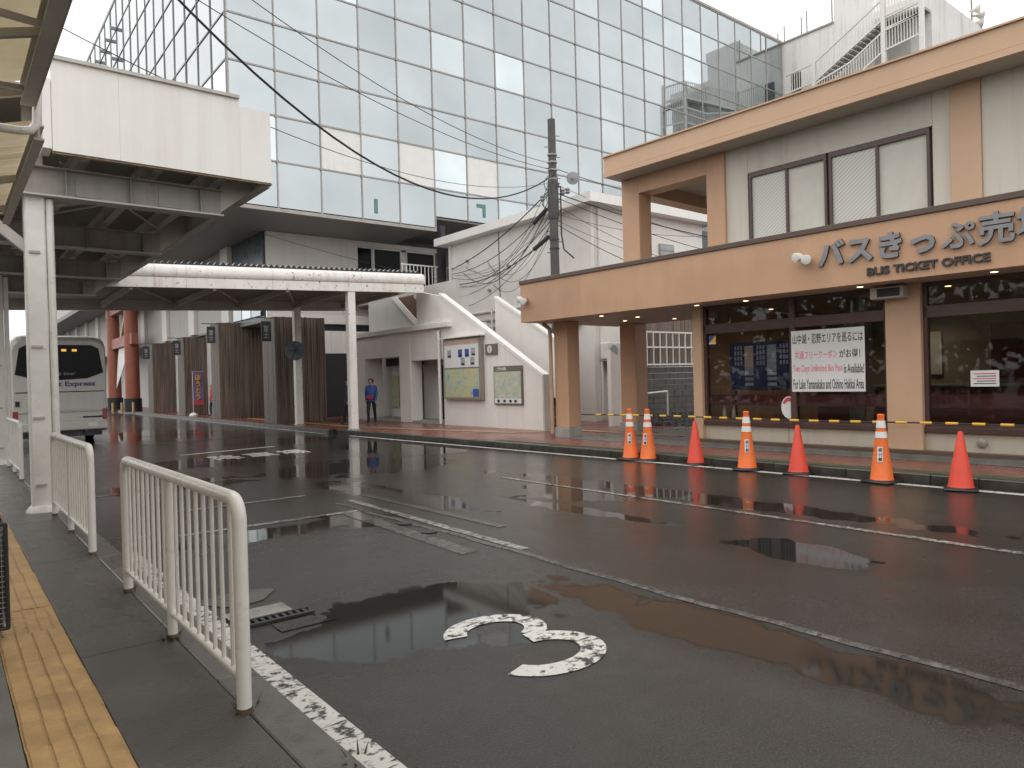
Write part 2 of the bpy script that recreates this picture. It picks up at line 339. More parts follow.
# ------------------------------------------------------------------ mesh helpers
class MB:
    def __init__(s): s.v = []; s.f = []; s.sm = []
    def poly(s, pts, faces, smooth=False):
        k = len(s.v); s.v += [tuple(p) for p in pts]
        for f in faces: s.f.append([i+k for i in f]); s.sm.append(smooth)
        return s
    def box(s, x0, x1, y0, y1, z0, z1, c=0):
        if x1 < x0: x0, x1 = x1, x0
        if y1 < y0: y0, y1 = y1, y0
        if z1 < z0: z0, z1 = z1, z0
        if not c:
            return s.poly([(x0, y0, z0), (x1, y0, z0), (x1, y1, z0), (x0, y1, z0), (x0, y0, z1), (x1, y0, z1), (x1, y1, z1), (x0, y1, z1)],
                          [(0, 3, 2, 1), (4, 5, 6, 7), (0, 1, 5, 4), (1, 2, 6, 5), (2, 3, 7, 6), (3, 0, 4, 7)])
        bm = bmesh.new(); bmesh.ops.create_cube(bm, size=1)
        for v in bm.verts: v.co = Vector((x0+(v.co.x+.5)*(x1-x0), y0+(v.co.y+.5)*(y1-y0), z0+(v.co.z+.5)*(z1-z0)))
        bmesh.ops.bevel(bm, geom=bm.edges[:], offset=c, segments=1, affect='EDGES')
        bm.verts.index_update()
        s.poly([v.co[:] for v in bm.verts], [[v.index for v in f.verts] for f in bm.faces]); bm.free(); return s
    def obox(s, p, q, w, h, up=(0, 0, 1)):
        p, q = Vector(p), Vector(q); d = (q-p).normalized(); upv = Vector(up)
        sd = d.cross(upv)
        if sd.length < 1e-4: sd = d.cross(Vector((0, 1, 0)))
        sd.normalize(); u = sd.cross(d)
        pts = []
        for e in (p, q):
            for a, b_ in ((-1, -1), (1, -1), (1, 1), (-1, 1)): pts.append(e+sd*a*w/2+u*b_*h/2)
        return s.poly(pts, [(3, 2, 1, 0), (4, 5, 6, 7), (0, 1, 5, 4), (1, 2, 6, 5), (2, 3, 7, 6), (3, 0, 4, 7)])
    def tube(s, pts, r, n=8, cap=True, r1=None):
        pts = [Vector(p) for p in pts]; k = len(s.v); m_ = len(pts); prev = None
        for i, p in enumerate(pts):
            d = (pts[min(i+1, m_-1)]-pts[max(i-1, 0)]).normalized()
            if prev is None:
                a = Vector((0, 0, 1)) if abs(d.z) < .9 else Vector((1, 0, 0)); sd = d.cross(a).normalized()
            else: sd = (prev-d*prev.dot(d)).normalized()
            prev = sd; u = d.cross(sd); rr = r if r1 is None else r+(r1-r)*i/(m_-1)
            for j in range(n):
                t = 2*math.pi*j/n; s.v.append(tuple(p+sd*math.cos(t)*rr+u*math.sin(t)*rr))
        for i in range(m_-1):
            for j in range(n):
                s.f.append([k+i*n+j, k+i*n+(j+1) % n, k+(i+1)*n+(j+1) % n, k+(i+1)*n+j]); s.sm.append(True)
        if cap:
            s.f.append([k+j for j in range(n)][::-1]); s.sm.append(False)
            s.f.append([k+(m_-1)*n+j for j in range(n)]); s.sm.append(False)
        return s
    def lathe(s, prof, c=(0, 0, 0), n=20, axis=(0, 0, 1)):
        ax = Vector(axis).normalized(); a = Vector((1, 0, 0)) if abs(ax.x) < .9 else Vector((0, 1, 0))
        e1 = ax.cross(a).normalized(); e2 = ax.cross(e1); k = len(s.v); c = Vector(c)
        for r, h in prof:
            for j in range(n):
                t = 2*math.pi*j/n; s.v.append(tuple(c+ax*h+(e1*math.cos(t)+e2*math.sin(t))*r))
        for i in range(len(prof)-1):
            for j in range(n):
                s.f.append([k+i*n+j, k+i*n+(j+1) % n, k+(i+1)*n+(j+1) % n, k+(i+1)*n+j]); s.sm.append(True)
        s.f.append([k+j for j in range(n)][::-1]); s.sm.append(False)
        q = (len(prof)-1)*n; s.f.append([k+q+j for j in range(n)]); s.sm.append(False)
        return s
    def prism(s, pts, off):
        off = Vector(off); n = len(pts); a = [Vector(p) for p in pts]
        return s.poly(a+[p+off for p in a], [list(range(n))[::-1], list(range(n, 2*n))]+[[i, (i+1) % n, n+(i+1) % n, n+i] for i in range(n)])
    def mesh(s, name, off=(0, 0, 0)):
        me = bpy.data.meshes.new(name); o = Vector(off)
        me.from_pydata([tuple(Vector(v)-o) for v in s.v], [], s.f); me.update()
        me.polygons.foreach_set('use_smooth', s.sm)
        bm = bmesh.new(); bm.from_mesh(me); bmesh.ops.recalc_face_normals(bm, faces=bm.faces[:]); bm.to_mesh(me); bm.free()
        if any(s.sm): me.set_sharp_from_angle(angle=R(42))
        return me
TH = R(2.35)
OD = Vector((-math.sin(TH), math.cos(TH), 0)); ON = Vector((math.cos(TH), math.sin(TH), 0))
def OW(v, u, z=0): return ON*v+OD*u+Vector((0, 0, z))            # ticket-office frame (back, along, up) -> world
BASE = {}
def tag(o, label=None, cat=None, group=None, kind=None):
    if label: o['label'] = label
    if cat: o['category'] = cat
    if group: o['group'] = group
    if kind: o['kind'] = kind
    return o
def thing(name, label, cat, base=(0, 0, 0), group=None, office=False, kind=None):
    o = bpy.data.objects.new(name, None); COL.objects.link(o); o.empty_display_size = .2
    o.location = OW(*base) if office else base
    if office: o.rotation_euler = (0, 0, TH)
    BASE[o.name] = base; return tag(o, label, cat, group, kind)
def part(name, mb, mat, parent=None, kind=None, label=None):
    off = BASE.get(parent.name, (0, 0, 0)) if parent else (0, 0, 0)
    me = mb.mesh(name, off); me.materials.append(MATS[mat])
    o = bpy.data.objects.new(name, me); COL.objects.link(o)
    if parent: o.parent = parent; BASE[o.name] = off
    if kind: o['kind'] = kind
    if label: o['label'] = label
    return o
def solo(name, mb, mat, label, cat, base=(0, 0, 0), group=None, office=False, kind=None):
    me = mb.mesh(name, base); me.materials.append(MATS[mat])
    o = bpy.data.objects.new(name, me); COL.objects.link(o); o.location = OW(*base) if office else base
    if office: o.rotation_euler = (0, 0, TH)
    BASE[o.name] = base
    return tag(o, label, cat, group, kind)
def copy_tree(o, parent=None):
    c = o.copy(); COL.objects.link(c); c.parent = parent
    if o.name in BASE: BASE[c.name] = BASE[o.name]
    for ch in list(o.children): copy_tree(ch, c)
    return c
def inst(src, name, loc, parent, rot=None):
    o = bpy.data.objects.new(name, src); COL.objects.link(o); o.parent = parent
    o.location = Vector(loc)-Vector(BASE.get(parent.name, (0, 0, 0)))
    if rot: o.rotation_euler = rot
    BASE[o.name] = BASE.get(parent.name, (0, 0, 0)); return o
def text_mb(body, O, Rt, Up, height=None, width=None, em=None, depth=.01, bold=.0, align='L'):
    c = bpy.data.curves.new('txt', 'FONT'); c.body = body; c.extrude = .5; c.offset = bold; c.resolution_u = 3
    o = bpy.data.objects.new('txt', c); COL.objects.link(o)
    me = bpy.data.meshes.new_from_object(o.evaluated_get(bpy.context.evaluated_depsgraph_get()))
    bpy.data.objects.remove(o); bpy.data.curves.remove(c)
    xs = [v.co.x for v in me.vertices]; ys = [v.co.y for v in me.vertices]
    x0, x1, y0, y1 = min(xs), max(xs), min(ys), max(ys)
    sx = sy = em or 1
    if height: sy = height/(y1-y0); sx = sy
    if width: sx = width/(x1-x0)
    Rt, Up, O = Vector(Rt), Vector(Up), Vector(O); N = Rt.cross(Up)
    if em: x0 = y0 = 0
    mb = MB()
    mb.poly([O+Rt*(v.co.x-x0)*sx+Up*(v.co.y-y0)*sy+N*(v.co.z+.5)*depth for v in me.vertices], [list(p.vertices) for p in me.polygons])
    bpy.data.meshes.remove(me); return mb
def pix(x, y, depth):                 # a point on the ray through a pixel, at a depth in metres
    return Vector((0, 0, CAMH))+(AF+AR*(x-512)/FPX-AU*(y-384)/FPX)*depth
# ================================================================== SETTING
g = solo('ground', MB().poly([(-500, -500, -.06), (700, -500, -.06), (700, 700, -.06), (-500, 700, -.06)], [(0, 1, 2, 3)]), 'asphalt', 'wide wet asphalt ground reaching beyond the bus terminal', 'ground', kind='structure')
road = solo('road', MB().poly([(1.25, -15, 0), (16, -15, 0), (16, 90, 0), (1.25, 90, 0)], [(0, 1, 2, 3)]), 'asphalt', 'wet dark asphalt bus lane with puddles', 'road', kind='structure')
def strip(pts, w, z=.004):
    a, b = Vector(pts[0]+(0,)), Vector(pts[1]+(0,)); d = (b-a).normalized(); s = Vector((-d.y, d.x, 0))*w/2
    zz = Vector((0, 0, z)); return MB().poly([a-s+zz, a+s+zz, b+s+zz, b-s+zz], [(0, 1, 2, 3)])
def ow2(v, u): p = OW(v, u); return (p.x, p.y)
part('painted_line', strip(((1.44, -3), (1.44, 8.1)), .17), 'paint_line', road)
part('painted_line', strip((ow2(10.92, -6), ow2(10.92, 20.5)), .15), 'paint_solid', road)
part('painted_line', strip(((9.93, 22.5), (9.9, 60)), .15), 'paint_line', road)
part('painted_line', strip(((7.38, 9.6), (7.43, -2)), .10), 'paint_worn', road)
part('painted_line', strip(((1.9, 8.6), (4.2, 8.57)), .12), 'paint_worn', road)
part('painted_line', strip(((2.3, 10.28), (4.2, 10.31)), .12), 'paint_worn', road)
part('painted_line', strip(((4.56, 18.8), (7.03, 19.22)), .16), 'paint_solid', road)
part('painted_line', strip(((4.6, 23.1), (7.9, 24.1)), .16), 'paint_worn', road)
part('painted_line', strip(((5.2, 27.2), (8.6, 28.0)), .16), 'paint_worn', road)
part('painted_line', strip(((4.5, 9.4), (4.40, 5.4)), .11), 'paint_worn', road)
part('painted_line', strip(((4.04, 8.5), (3.93, 5.66)), .20), 'paint_faint', road)
part('painted_line', strip(((4.87, 9.8), (4.9, 6.4)), .12), 'paint_faint', road)
part('painted_line', strip(((1.45, 12.6), (4.2, 13.2)), .12), 'paint_worn', road)
# joint between bay and lane: a low worn ridge
rb = MB(); N = 80
for i in range(N):
    y0, y1 = 9.3-i*14.0/N, 9.3-(i+1)*14.0/N
    x = lambda y: 4.27+.02*math.sin(y*1.3)+.012*math.sin(y*5.1)+.006*math.sin(y*17.3)-(.12 if y < 4 else 0)*min(1, (4-y)/3)*0
    a, b = x(y0), x(y1)
    rb.poly([(a-.035, y0, .004), (a, y0, .014), (a+.045, y0, .004), (b-.035, y1, .004), (b, y1, .014), (b+.045, y1, .004)], [(0, 1, 4, 3), (1, 2, 5, 4)], True)
part('pavement_joint', rb, 'paint_faint', road)
# the painted bay number
def arc(cx, cy, rx, ry, a0, a1, n=22): return [(cx+rx*math.cos(R(a0+(a1-a0)*i/n)), cy+ry*math.sin(R(a0+(a1-a0)*i/n))) for i in range(n+1)]
def ribbon(mb, path_o, path_i, z):
    n = len(path_o); mb.poly([(x, y, z) for x, y in path_o]+[(x, y, z) for x, y in path_i], [(i, i+1, n+i+1, n+i) for i in range(n-1)])
n3 = MB()
ribbon(n3, arc(2.82, 3.79, .36, .30, 165, -62), arc(2.82, 3.79, .205, .155, 165, -62), .005)
ribbon(n3, arc(2.82, 3.295, .40, .33, 78, -160), arc(2.82, 3.295, .24, .175, 78, -160), .0056)
part('painted_number', n3, 'paint_line', road)
for i, ch in enumerate('降車場'):
    part('painted_character', text_mb(ch, (4.86+i*.79, 16.65, .005), (1, 0.04, 0), (0, 1, 0), height=1.15, width=.66, depth=.001, bold=.02), 'paint_solid', road)
# drain: steel cover plate, slotted grate and broken patch by the kerb
part('drain_cover', MB().box(1.55, 1.98, 5.12, 5.34, .004, .022, .006), 'steel_plate', road)
gr = MB()
for i in range(9): gr.box(1.62+i*.05, 1.645+i*.05, 5.0, 5.08, .004, .02)
gr.box(1.58, 2.08, 4.97, 5.0, .004, .022); gr.box(1.58, 2.08, 5.085, 5.115, .004, .022)
part('drain_grate', gr, 'mesh_dark', road)
part('drain_slab', MB().box(1.75, 2.15, 4.74, 4.93, .003, .009, .003), 'asphalt', road)
pt = MB(); ring = [(1.78+.27*math.cos(a)*(1+.2*math.sin(3*a)), 5.72+.2*math.sin(a)) for a in [i*math.pi/9 for i in range(18)]]
pt.poly([(x, y, .007) for x, y in ring]+[(1.78, 5.72, .02)], [(i, (i+1) % 18, 18) for i in range(18)], True)
part('asphalt_patch', pt, 'concrete_dark', road)
for (x, y) in ((4.15, 6.75), (4.2, 7.35)):
    part('valve_cover', MB().lathe([(.09, .0), (.09, .012), (.07, .014)], (x, y, .002), 14), 'mesh_dark', road)

# --- platform on the camera's side
pl = thing('platform', 'raised bus platform of dark wet slabs', 'platform', kind='structure')
part('base', MB().box(-8, 1.09, -15, 70, -.05, .108), 'concrete_dark', pl)
joints = [-15, -9, -4.3, -.6, 1.9, 4.78, 7.66, 10.1, 13.2, 16.2, 19.2, 22, 26, 31, 37, 44, 52, 60, 70]
for a, b in zip(joints, joints[1:]):
    part('slab', MB().box(.597, 1.096, a+.006, b-.006, .10, .12, .003), 'slab_dark', pl)
    part('slab', MB().box(-1.6, .244, a+.006, b-.006, .10, .12, .003), 'slab_grey', pl)
    part('slab', MB().box(-8, -1.61, a+.006, b-.006, .10, .12, .003), 'slab_grey', pl)
ks = MB().box(-.098, .098, -.297, .297, -.1, .123, .008).mesh('kerb_stone'); ks.materials.append(MATS['kerb'])
for i in range(34): inst(ks, 'kerb_stone', (1.2, -1.2+.6*i+.02, 0), pl)
kl = MB()
for i in range(70): kl.box(1.102, 1.298, 19.52+.6*i, 20.11+.6*i, -.1, .123)
part('kerb_run', kl, 'kerb', pl, 'stuff')
tt = MB().box(-.172, .172, -.1495, .1495, .0, .014)
for k in range(4): tt.box(-.163+k*.084, -.163+k*.084+.072, -.1492, .1492, .0142, .021, .003)
tt = tt.mesh('tactile_tile'); tt.materials.append(MATS['tile_yellow'])
dt = MB().box(-.172, .172, -.148, .148, .0, .014, .003)
for i in range(5):
    for j in range(5): dt.lathe([(.016, .014), (.012, .0195)], (-.136+i*.068, -.118+j*.059, 0), 8)
dt = dt.mesh('tactile_tile'); dt.materials.append(MATS['tile_yellow'])
for i in range(52):
    y = .55+.3*i
    o = inst(dt if i in (17, 18) else tt, 'tactile_tile', (.42+random.uniform(-.003, .003), y, .106+random.uniform(-.0005, .001)), pl, (random.uniform(-.002, .002), random.uniform(-.002, .002), random.uniform(-.003, .003)))
tl = MB()
for i in range(90): tl.box(.25, .59, 16.02+.3*i, 16.31+.3*i, .1, .128)
part('tactile_run', tl, 'tile_yellow', pl, 'stuff')
wd = MB()
for (bx, by, k) in ((1.08, 4.77, 16), (1.10, 3.47, 9), (1.10, 6.1, 7), (1.1, 10.9, 8), (1.3, 2.7, 6)):
    for i in range(k):
        a = random.uniform(0, 6.28); r = random.uniform(.03, .06); h = random.uniform(.02, .06); p = Vector((bx+r*math.cos(a), by+r*math.sin(a), .118))
        q = p+Vector((math.cos(a)*.04, math.sin(a)*.04, h)); sd = Vector((-math.sin(a), math.cos(a), 0))*.006
        wd.poly([p-sd, p+sd, q], [(0, 1, 2)])
solo('weeds', wd, 'moss', 'small weeds growing at the railing feet and slab joints', 'weeds', kind='stuff')

# --- pavement on the station side
sw = thing('pavement', 'red paved sidewalk in front of ticket office and station', 'pavement', kind='structure')
def opoly(pts, z): return [OW(v, u, z) for v, u in pts]
P_edge = [OW(11.36, -14, .12), OW(11.36, 22, .12)]
top = [P_edge[0], OW(26, -14, .12), Vector((30, 34, .12)), Vector((30, 75, .12)), Vector((10.3, 75, .12)), Vector((10.3, 22.6, .12)), P_edge[1]]
part('paving', MB().poly(top, [tuple(range(len(top)))]), 'red_pavers', sw)
def orect(v0, v1, u0, u1, z): return MB().poly([OW(v0, u0, z), OW(v1, u0, z), OW(v1, u1, z), OW(v0, u1, z)], [(0, 1, 2, 3)])
part('apron', orect(12.85, 26, -14, 12.9, .124), 'slab_grey', sw)
part('moss_strip', orect(11.4, 11.66, -14, 14, .1235), 'moss', sw)
kf = MB().box(-.09, .09, -.297, .297, -.1, .13, .01).mesh('kerb_stone'); kf.materials.append(MATS['kerb_wet'])
for i in range(58):
    p = OW(11.26, -12.6+.6*i, 0); inst(kf, 'kerb_stone', p, sw, (0, 0, TH))
for i in range(60): inst(kf, 'kerb_stone', (10.2, 22.9+.6*i, 0), sw)
ys = MB()
def yseg(a, b, w=.3):
    z = .128+.0012*len(ys.f)
    a, b = Vector(a), Vector(b); d = (b-a).normalized(); s = Vector((-d.y, d.x, 0))*w/2
    ys.poly([tuple((a-s).xy)+(z,), tuple((a+s).xy)+(z,), tuple((b+s).xy)+(z,), tuple((b-s).xy)+(z,)], [(0, 1, 2, 3)])
yseg((11.3, 34, 0), (11.35, 23, 0)); yseg((11.35, 23.1, 0), (12.75, 16.0, 0)); yseg((12.75, 16.1, 0), (14.6, 15.2, 0)); yseg(OW(14.9, 15, 0), OW(14.9, 9.5, 0)); yseg((12.75, 25.0, 0), (11.35, 25.4, 0))
part('tactile_strip', ys, 'tile_yellow', sw)
# ================================================================== TICKET OFFICE  (coordinates: v back from road, u along, z)
OF = thing('ticket_office', 'two storey tan bus ticket office with big lettering on its fascia', 'building', (13.3, 6, 0), office=True)
UN = -9.0                                    # near end, outside the picture
def ob(name, mat, *a, c=0, parent=OF, kind=None): return part(name, MB().box(*a, c), mat, parent, kind)
# wide fascia, trim and flat lower roof
ob('fascia', 'tan', 12.45, 12.62, UN, 11.84, 3.1, 4.08); ob('fascia', 'tan_patch', 12.4505, 12.62, 11.8405, 14.0, 3.1, 4.08)
ob('fascia_end', 'tan', 12.62, 16.2, 13.86, 14.0, 3.1, 4.08)
ob('fascia_trim', 'brown_trim', 12.42, 12.68, UN-.02, 14.03, 4.08, 4.18, c=.01)
ob('fascia_end_trim', 'brown_trim', 12.68, 16.2, 13.83, 14.03, 4.08, 4.18)
ob('lower_roof', 'concrete', 12.62, 16.2, UN, 13.86, 3.92, 4.06)
ob('soffit', 'soffit', 12.621, 16.15, UN, 13.855, 3.10, 3.16)
# columns
for (v0, v1, u0, u1, nm) in ((13.17, 13.62, 13.06, 13.54, 'column'), (15.5, 16.0, 12.75, 13.3, 'column')):
    cobj = ob(nm, 'tan', v0, v1, u0, u1, .36, 3.1, c=.012)
    part('column_base', MB().box(v0-.03, v1+.03, u0-.03, u1+.03, .1, .36, .012), 'concrete', cobj)
ob('pillar', 'tan_light', 13.2, 13.5, 9.06, 9.28, .26, 3.1, c=.008)
ob('pillar', 'tan_light', 13.18, 13.5, 4.70, 5.27, .26, 3.1, c=.008)
ob('pillar', 'tan_light', 13.18, 13.5, .3, .87, .26, 3.1, c=.008)
ob('pillar', 'tan_light', 13.18, 13.5, -4.1, -3.53, .26, 3.1, c=.008)
# base slab and low walls
ob('base_slab', 'brown_trim', 13.1, 19, UN, 9.3, .2, .262); ob('base_footing', 'slab_grey', 13.03, 19, UN, 9.35, .1, .198)
bays = [(5.272, 9.058), (.872, 4.698), (-3.528, .298), (UN, -4.102)]
for a, b in bays:
    ob('base_panel', 'siding_base', 13.30, 13.40, a, (a+b)/2-.004, .262, .56)
    ob('base_panel', 'siding_base', 13.30, 13.40, (a+b)/2+.004, b, .262, .56)
    ob('sill', 'brown_frame', 13.24, 13.46, a, b, .562, .66, c=.008)
    ob('transom', 'brown_frame', 13.29, 13.42, a, b, 2.50, 2.70, c=.006)
    mid = a+(b-a)*.5-.12
    ob('mullion', 'brown_frame', 13.28, 13.43, mid-.055, mid+.055, .66, 3.098, c=.005)
    ob('jamb', 'brown_frame', 13.29, 13.42, a+.001, a+.06, .66, 3.097); ob('jamb', 'brown_frame', 13.29, 13.42, b-.06, b-.001, .66, 3.097)
    ob('head', 'brown_frame', 13.295, 13.415, a+.06, b-.06, 3.03, 3.097)
    for (p, q) in ((a+.06, mid-.055), (mid+.055, b-.06)):
        ob('window_pane', 'window_glass', 13.345, 13.355, p, q, .66, 2.50); ob('window_pane', 'window_glass', 13.345, 13.355, p, q, 2.70, 3.03)
        ob('pane_rail', 'brown_frame', 13.32, 13.38, p, q, .66, .72)
        ob('glass_band', 'red_brown', 13.356, 13.36, p, q, .98, 1.20)
part('vent_cap', MB().lathe([(.075, 0), (.075, .04), (.05, .055)], (13.30, 3.86, .42), 18, (-1, 0, 0)), 'frame_metal', OF)
# interior
ob('room_floor', 'floor_room', 13.46, 18.9, UN, 9.05, .262, .28)
ob('room_wall', 'wall_room', 18.7, 18.9, UN, 9.05, .28, 3.1)
ob('end_wall', 'tan', 13.5, 18.9, 9.06, 9.28, .262, 3.1)
ob('room_ceiling', 'soffit', 16.151, 18.9, UN, 9.05, 3.1, 3.16)
ob('counter', 'red_brown', 16.6, 17.2, -6, 8.2, .28, 1.25, c=.01)
ob('counter_top', 'wood_grey', 16.5, 17.25, -6.05, 8.25, 1.25, 1.3, c=.01)
for (u0, u1, z0, z1, mt) in ((7.9, 8.7, 1.5, 2.6, 'cell_grey'), (6.2, 7.4, 1.5, 2.5, 'sign_white'), (4.4, 5.2, 1.4, 2.6, 'red_brown'), (2.6, 4.0, 1.5, 2.5, 'cell_grey'), (.5, 2.0, 1.6, 2.4, 'wood_grey')):
    ob('wall_board', mt, 18.62, 18.7, u0, u1, z0, z1)
for u in (6.4, 3.3, -.5): ob('room_pillar', 'wall_room', 15.0, 15.35, u, u+.35, .28, 3.1)
# upper storey
ob('upper_wall', 'siding_upper', 13.42, 20, UN, 8.44, 4.0, 6.3)
def up_panel(u0, u1, z0, z1, mt='siding_upper'): ob('wall_panel', mt, 13.31, 13.42, u0, u1, z0, z1)
up_panel(7.93, 8.428, 4.06, 6.26); up_panel(4.50, 7.925, 5.70, 6.26, 'siding_plain'); up_panel(4.232, 4.495, 4.06, 6.26)
up_panel(1.6, 3.775, 4.06, 6.26); up_panel(-1.6, 1.595, 4.06, 6.26); up_panel(UN, -1.605, 4.06, 6.26)
ob('pilaster', 'tan_light', 13.27, 13.42, 3.78, 4.227, 4.06, 6.26, c=.006)
ob('upper_pillar', 'tan', 13.25, 13.7, 10.69, 11.2, 4.06, 6.26, c=.01)
ob('upper_pillar', 'tan', 13.25, 13.7, 8.432, 8.87, 4.06, 6.26, c=.01)
ob('balcony_beam', 'tan', 13.255, 13.69, 8.872, 10.688, 5.88, 6.26)
ob('balcony_end_beam', 'tan', 13.702, 17.9, 10.75, 11.15, 5.9, 6.26)
ob('balcony_pillar', 'tan', 17.9, 18.3, 10.7, 11.18, 4.06, 6.26)
ob('balcony_floor', 'concrete', 16.2, 20, 8.44, 11.4, 3.9, 4.05)
ob('balcony_ceiling', 'soffit', 13.69, 20, 8.45, 11.2, 6.2, 6.27)
# windows
for (u0, u1) in ((6.30, 7.90), (4.54, 6.26)):
    w = ob('window', 'brown_frame', 13.30, 13.418, u0, u1, 5.60, 5.69)
    for (a, b, z0, z1) in ((u0, u0+.05, 4.25, 5.6), (u1-.05, u1, 4.25, 5.6), (u0+.05, u1-.05, 4.2, 4.27)):
        part('frame', MB().box(13.30, 13.418, a, b, z0, z1), 'brown_frame', w)
    mid = (u0+u1)/2
    part('frame', MB().box(13.31, 13.41, mid-.025, mid+.025, 4.27, 5.6), 'brown_frame', w)
    part('pane', MB().box(13.36, 13.37, u0+.05, mid-.025, 4.27, 5.6), 'curtain', w); part('pane', MB().box(13.345, 13.355, mid+.025, u1-.05, 4.27, 5.6), 'wired_glass', w)
# main roof
ob('roof', 'concrete', 12.75, 20.5, UN-.5, 11.2, 6.64, 6.70)
ob('eaves_soffit', 'soffit', 12.74, 20.5, UN-.5, 11.2, 6.262, 6.30)
ob('roof_fascia', 'tan_light', 12.70, 12.75, UN-.5, 11.25, 6.375, 6.72)
ob('roof_fascia_lip', 'tan_light', 12.685, 12.75, UN-.5, 11.262, 6.26, 6.365)
ob('roof_cap', 'tan_light', 12.66, 12.8, UN-.52, 11.28, 6.72, 6.75)
ob('roof_end', 'tan_light', 12.75, 20.5, 11.2, 11.25, 6.26, 6.72)
# sign lettering: reads towards the camera (u falls from left to right)
LR, LU = Vector((0, -1, 0)), Vector((0, 0, 1))
u = 6.07
for ch, z, k in (('バ', 3.50, 1), ('ス', 3.50, 1), ('き', 3.50, .97), ('っ', 3.50, .97), ('ぷ', 3.50, 1), ('売', 3.51, 1.05), ('場', 3.51, 1.05)):
    part('sign_letter', text_mb(ch, (12.445, u, z), LR, LU, em=.47*k, depth=.05, bold=.024 if ch in 'ぷ売場' else .04), 'letter_grey', OF); u -= .492
for o in COL.objects:
    if o.name.startswith('sign_letter'):
        o.data.materials.append(MATS['letter_side'])
        for p in o.data.polygons: p.material_index = 0 if abs(p.normal.x) > .9 else 1
u = 5.24
for wd_, w in (('BUS', .36), ('TICKET', .66), ('OFFICE', .66)):
    part('sign_word', text_mb(wd_, (12.445, u, 3.215), LR, LU, height=.135, width=w, depth=.03, bold=.03), 'letter_brown', OF); u -= w+.055
# paired spotlights on the fascia
for (uu, zz) in ((6.27, 3.66), (13.75, 3.66)):
    sp = ob('spotlight', 'frame_metal', 12.36, 12.45, uu-.05, uu+.05, zz-.05, zz+.05, c=.01)
    for dv, du, dz in ((-.12, .10, .03), (-.12, -.07, -.03)):
        part('spot_head', MB().lathe([(.03, 0), (.075, .05), (.085, .16), (.07, .165)], (12.37, uu+du*.6, zz+dz), 16, (-.75, du*3, -.12)), 'spot_white', sp)
# recessed downlights, lit
for (uu, vv) in ((11.57, 12.85), (11.38, 13.95), (12.3, 14.56), (11.28, 15.3), (8.9, 12.85), (7.85, 13.0), (5.52, 12.8), (3.51, 12.8), (6.31, 13.84), (3.48, 13.74), (9.2-.6, 15.3), (4.6, 14.2), (1.5, 13.8), (7.0, 16.0)):
    dl = part('downlight', MB().lathe([(.075, -.006), (.06, -.012)], (vv, uu, 3.10), 16), 'spot_white', OF)
    part('bulb', MB().lathe([(.052, -.016), (.03, -.018)], (vv, uu, 3.10), 14), 'lamp_on', dl)
ob('air_grille', 'steel_light', 12.95, 13.17, 4.88, 5.42, 2.86, 3.06, c=.01)
ob('grille_face', 'black', 12.942, 12.95, 4.93, 5.3, 2.89, 3.03)
# rain pipe on the end column
dp = MB().tube([(13.1, 13.85, 3.08), (13.1, 13.72, 3.0), (13.1, 13.62, 2.92), (13.1, 13.6, 2.7), (13.1, 13.6, .2)], .05, 10)
part('downpipe', dp, 'pipe_tan', OF)

for i, (uu, vv) in enumerate(((7.6, 15.2), (4.0, 15.0), (.6, 15.0), (6.4, 17.6), (2.6, 17.6))):
    ll = bpy.data.lights.new('downlight_lamp', 'SPOT'); ll.energy = 22; ll.color = (1, .80, .55); ll.spot_size = R(150); ll.spot_blend = .8; ll.shadow_soft_size = .08
    lo = bpy.data.objects.new('downlight_lamp', ll); COL.objects.link(lo); lo.location = OW(vv, uu, 3.06)
# things in and on the windows
ban = solo('window_banner', MB().box(13.26, 13.265, 5.66, 7.05, 1.26, 2.43), 'sign_white', 'large white bilingual bus pass banner on the office window', 'banner', (13.26, 6.36, 1.26), office=True)
for (txt, uu, z, w, h, mt) in (('山中湖・忍野エリアを巡るには', 7.02, 2.17, 1.33, .19, 'ink'), ('共通フリークーポン', 6.98, 1.88, .82, .16, 'ink_pink'), ('がお得！', 6.12, 1.88, .38, .16, 'ink'),
                           ('Two Days Unlimited Bus Pass', 7.02, 1.60, .95, .17, 'ink_pink'), ('is Available!', 6.04, 1.60, .36, .17, 'ink'), ('For Lake Yamanakako and Oshino Hakkai Area', 7.02, 1.31, 1.33, .19, 'ink')):
    part('lettering', text_mb(txt, (13.2595, uu, z), LR, LU, height=h, width=w, depth=.002, bold=.008), mt, ban)
nt_ = solo('paper_notice', MB().box(13.335, 13.338, 3.62, 4.02, 1.33, 1.59), 'sign_white', 'small white paper notice on the window right of the pillar', 'notice', (13.335, 3.82, 1.33), office=True)
for i, z in enumerate((1.53, 1.49, 1.45, 1.41, 1.37)): part('text_line', MB().box(13.333, 13.335, 3.66, 3.98-.05*(i % 2), z, z+.014), 'ink_red' if i in (0, 2) else 'ink', nt_)
st = solo('window_sticker', MB().box(13.335, 13.338, 8.78, 8.95, 2.28, 2.46), 'ink_yellow', 'small square blue and yellow sticker at top of window', 'sticker', (13.335, 8.86, 2.28), office=True)
part('blue_half', MB().prism([(13.334, 8.95, 2.31), (13.334, 8.95, 2.46), (13.334, 8.78, 2.46)], (-.001, 0, 0)), 'ink_blue', st); part('white_foot', MB().box(13.333, 13.3345, 8.78, 8.95, 2.28, 2.31), 'sign_white', st)
bd = solo('timetable_board', MB().box(13.75, 13.80, 7.05, 8.72, 1.28, 2.30), 'board_blue', 'dark blue timetable board behind the ticket office window', 'timetable', (13.78, 7.9, 1.28), office=True)
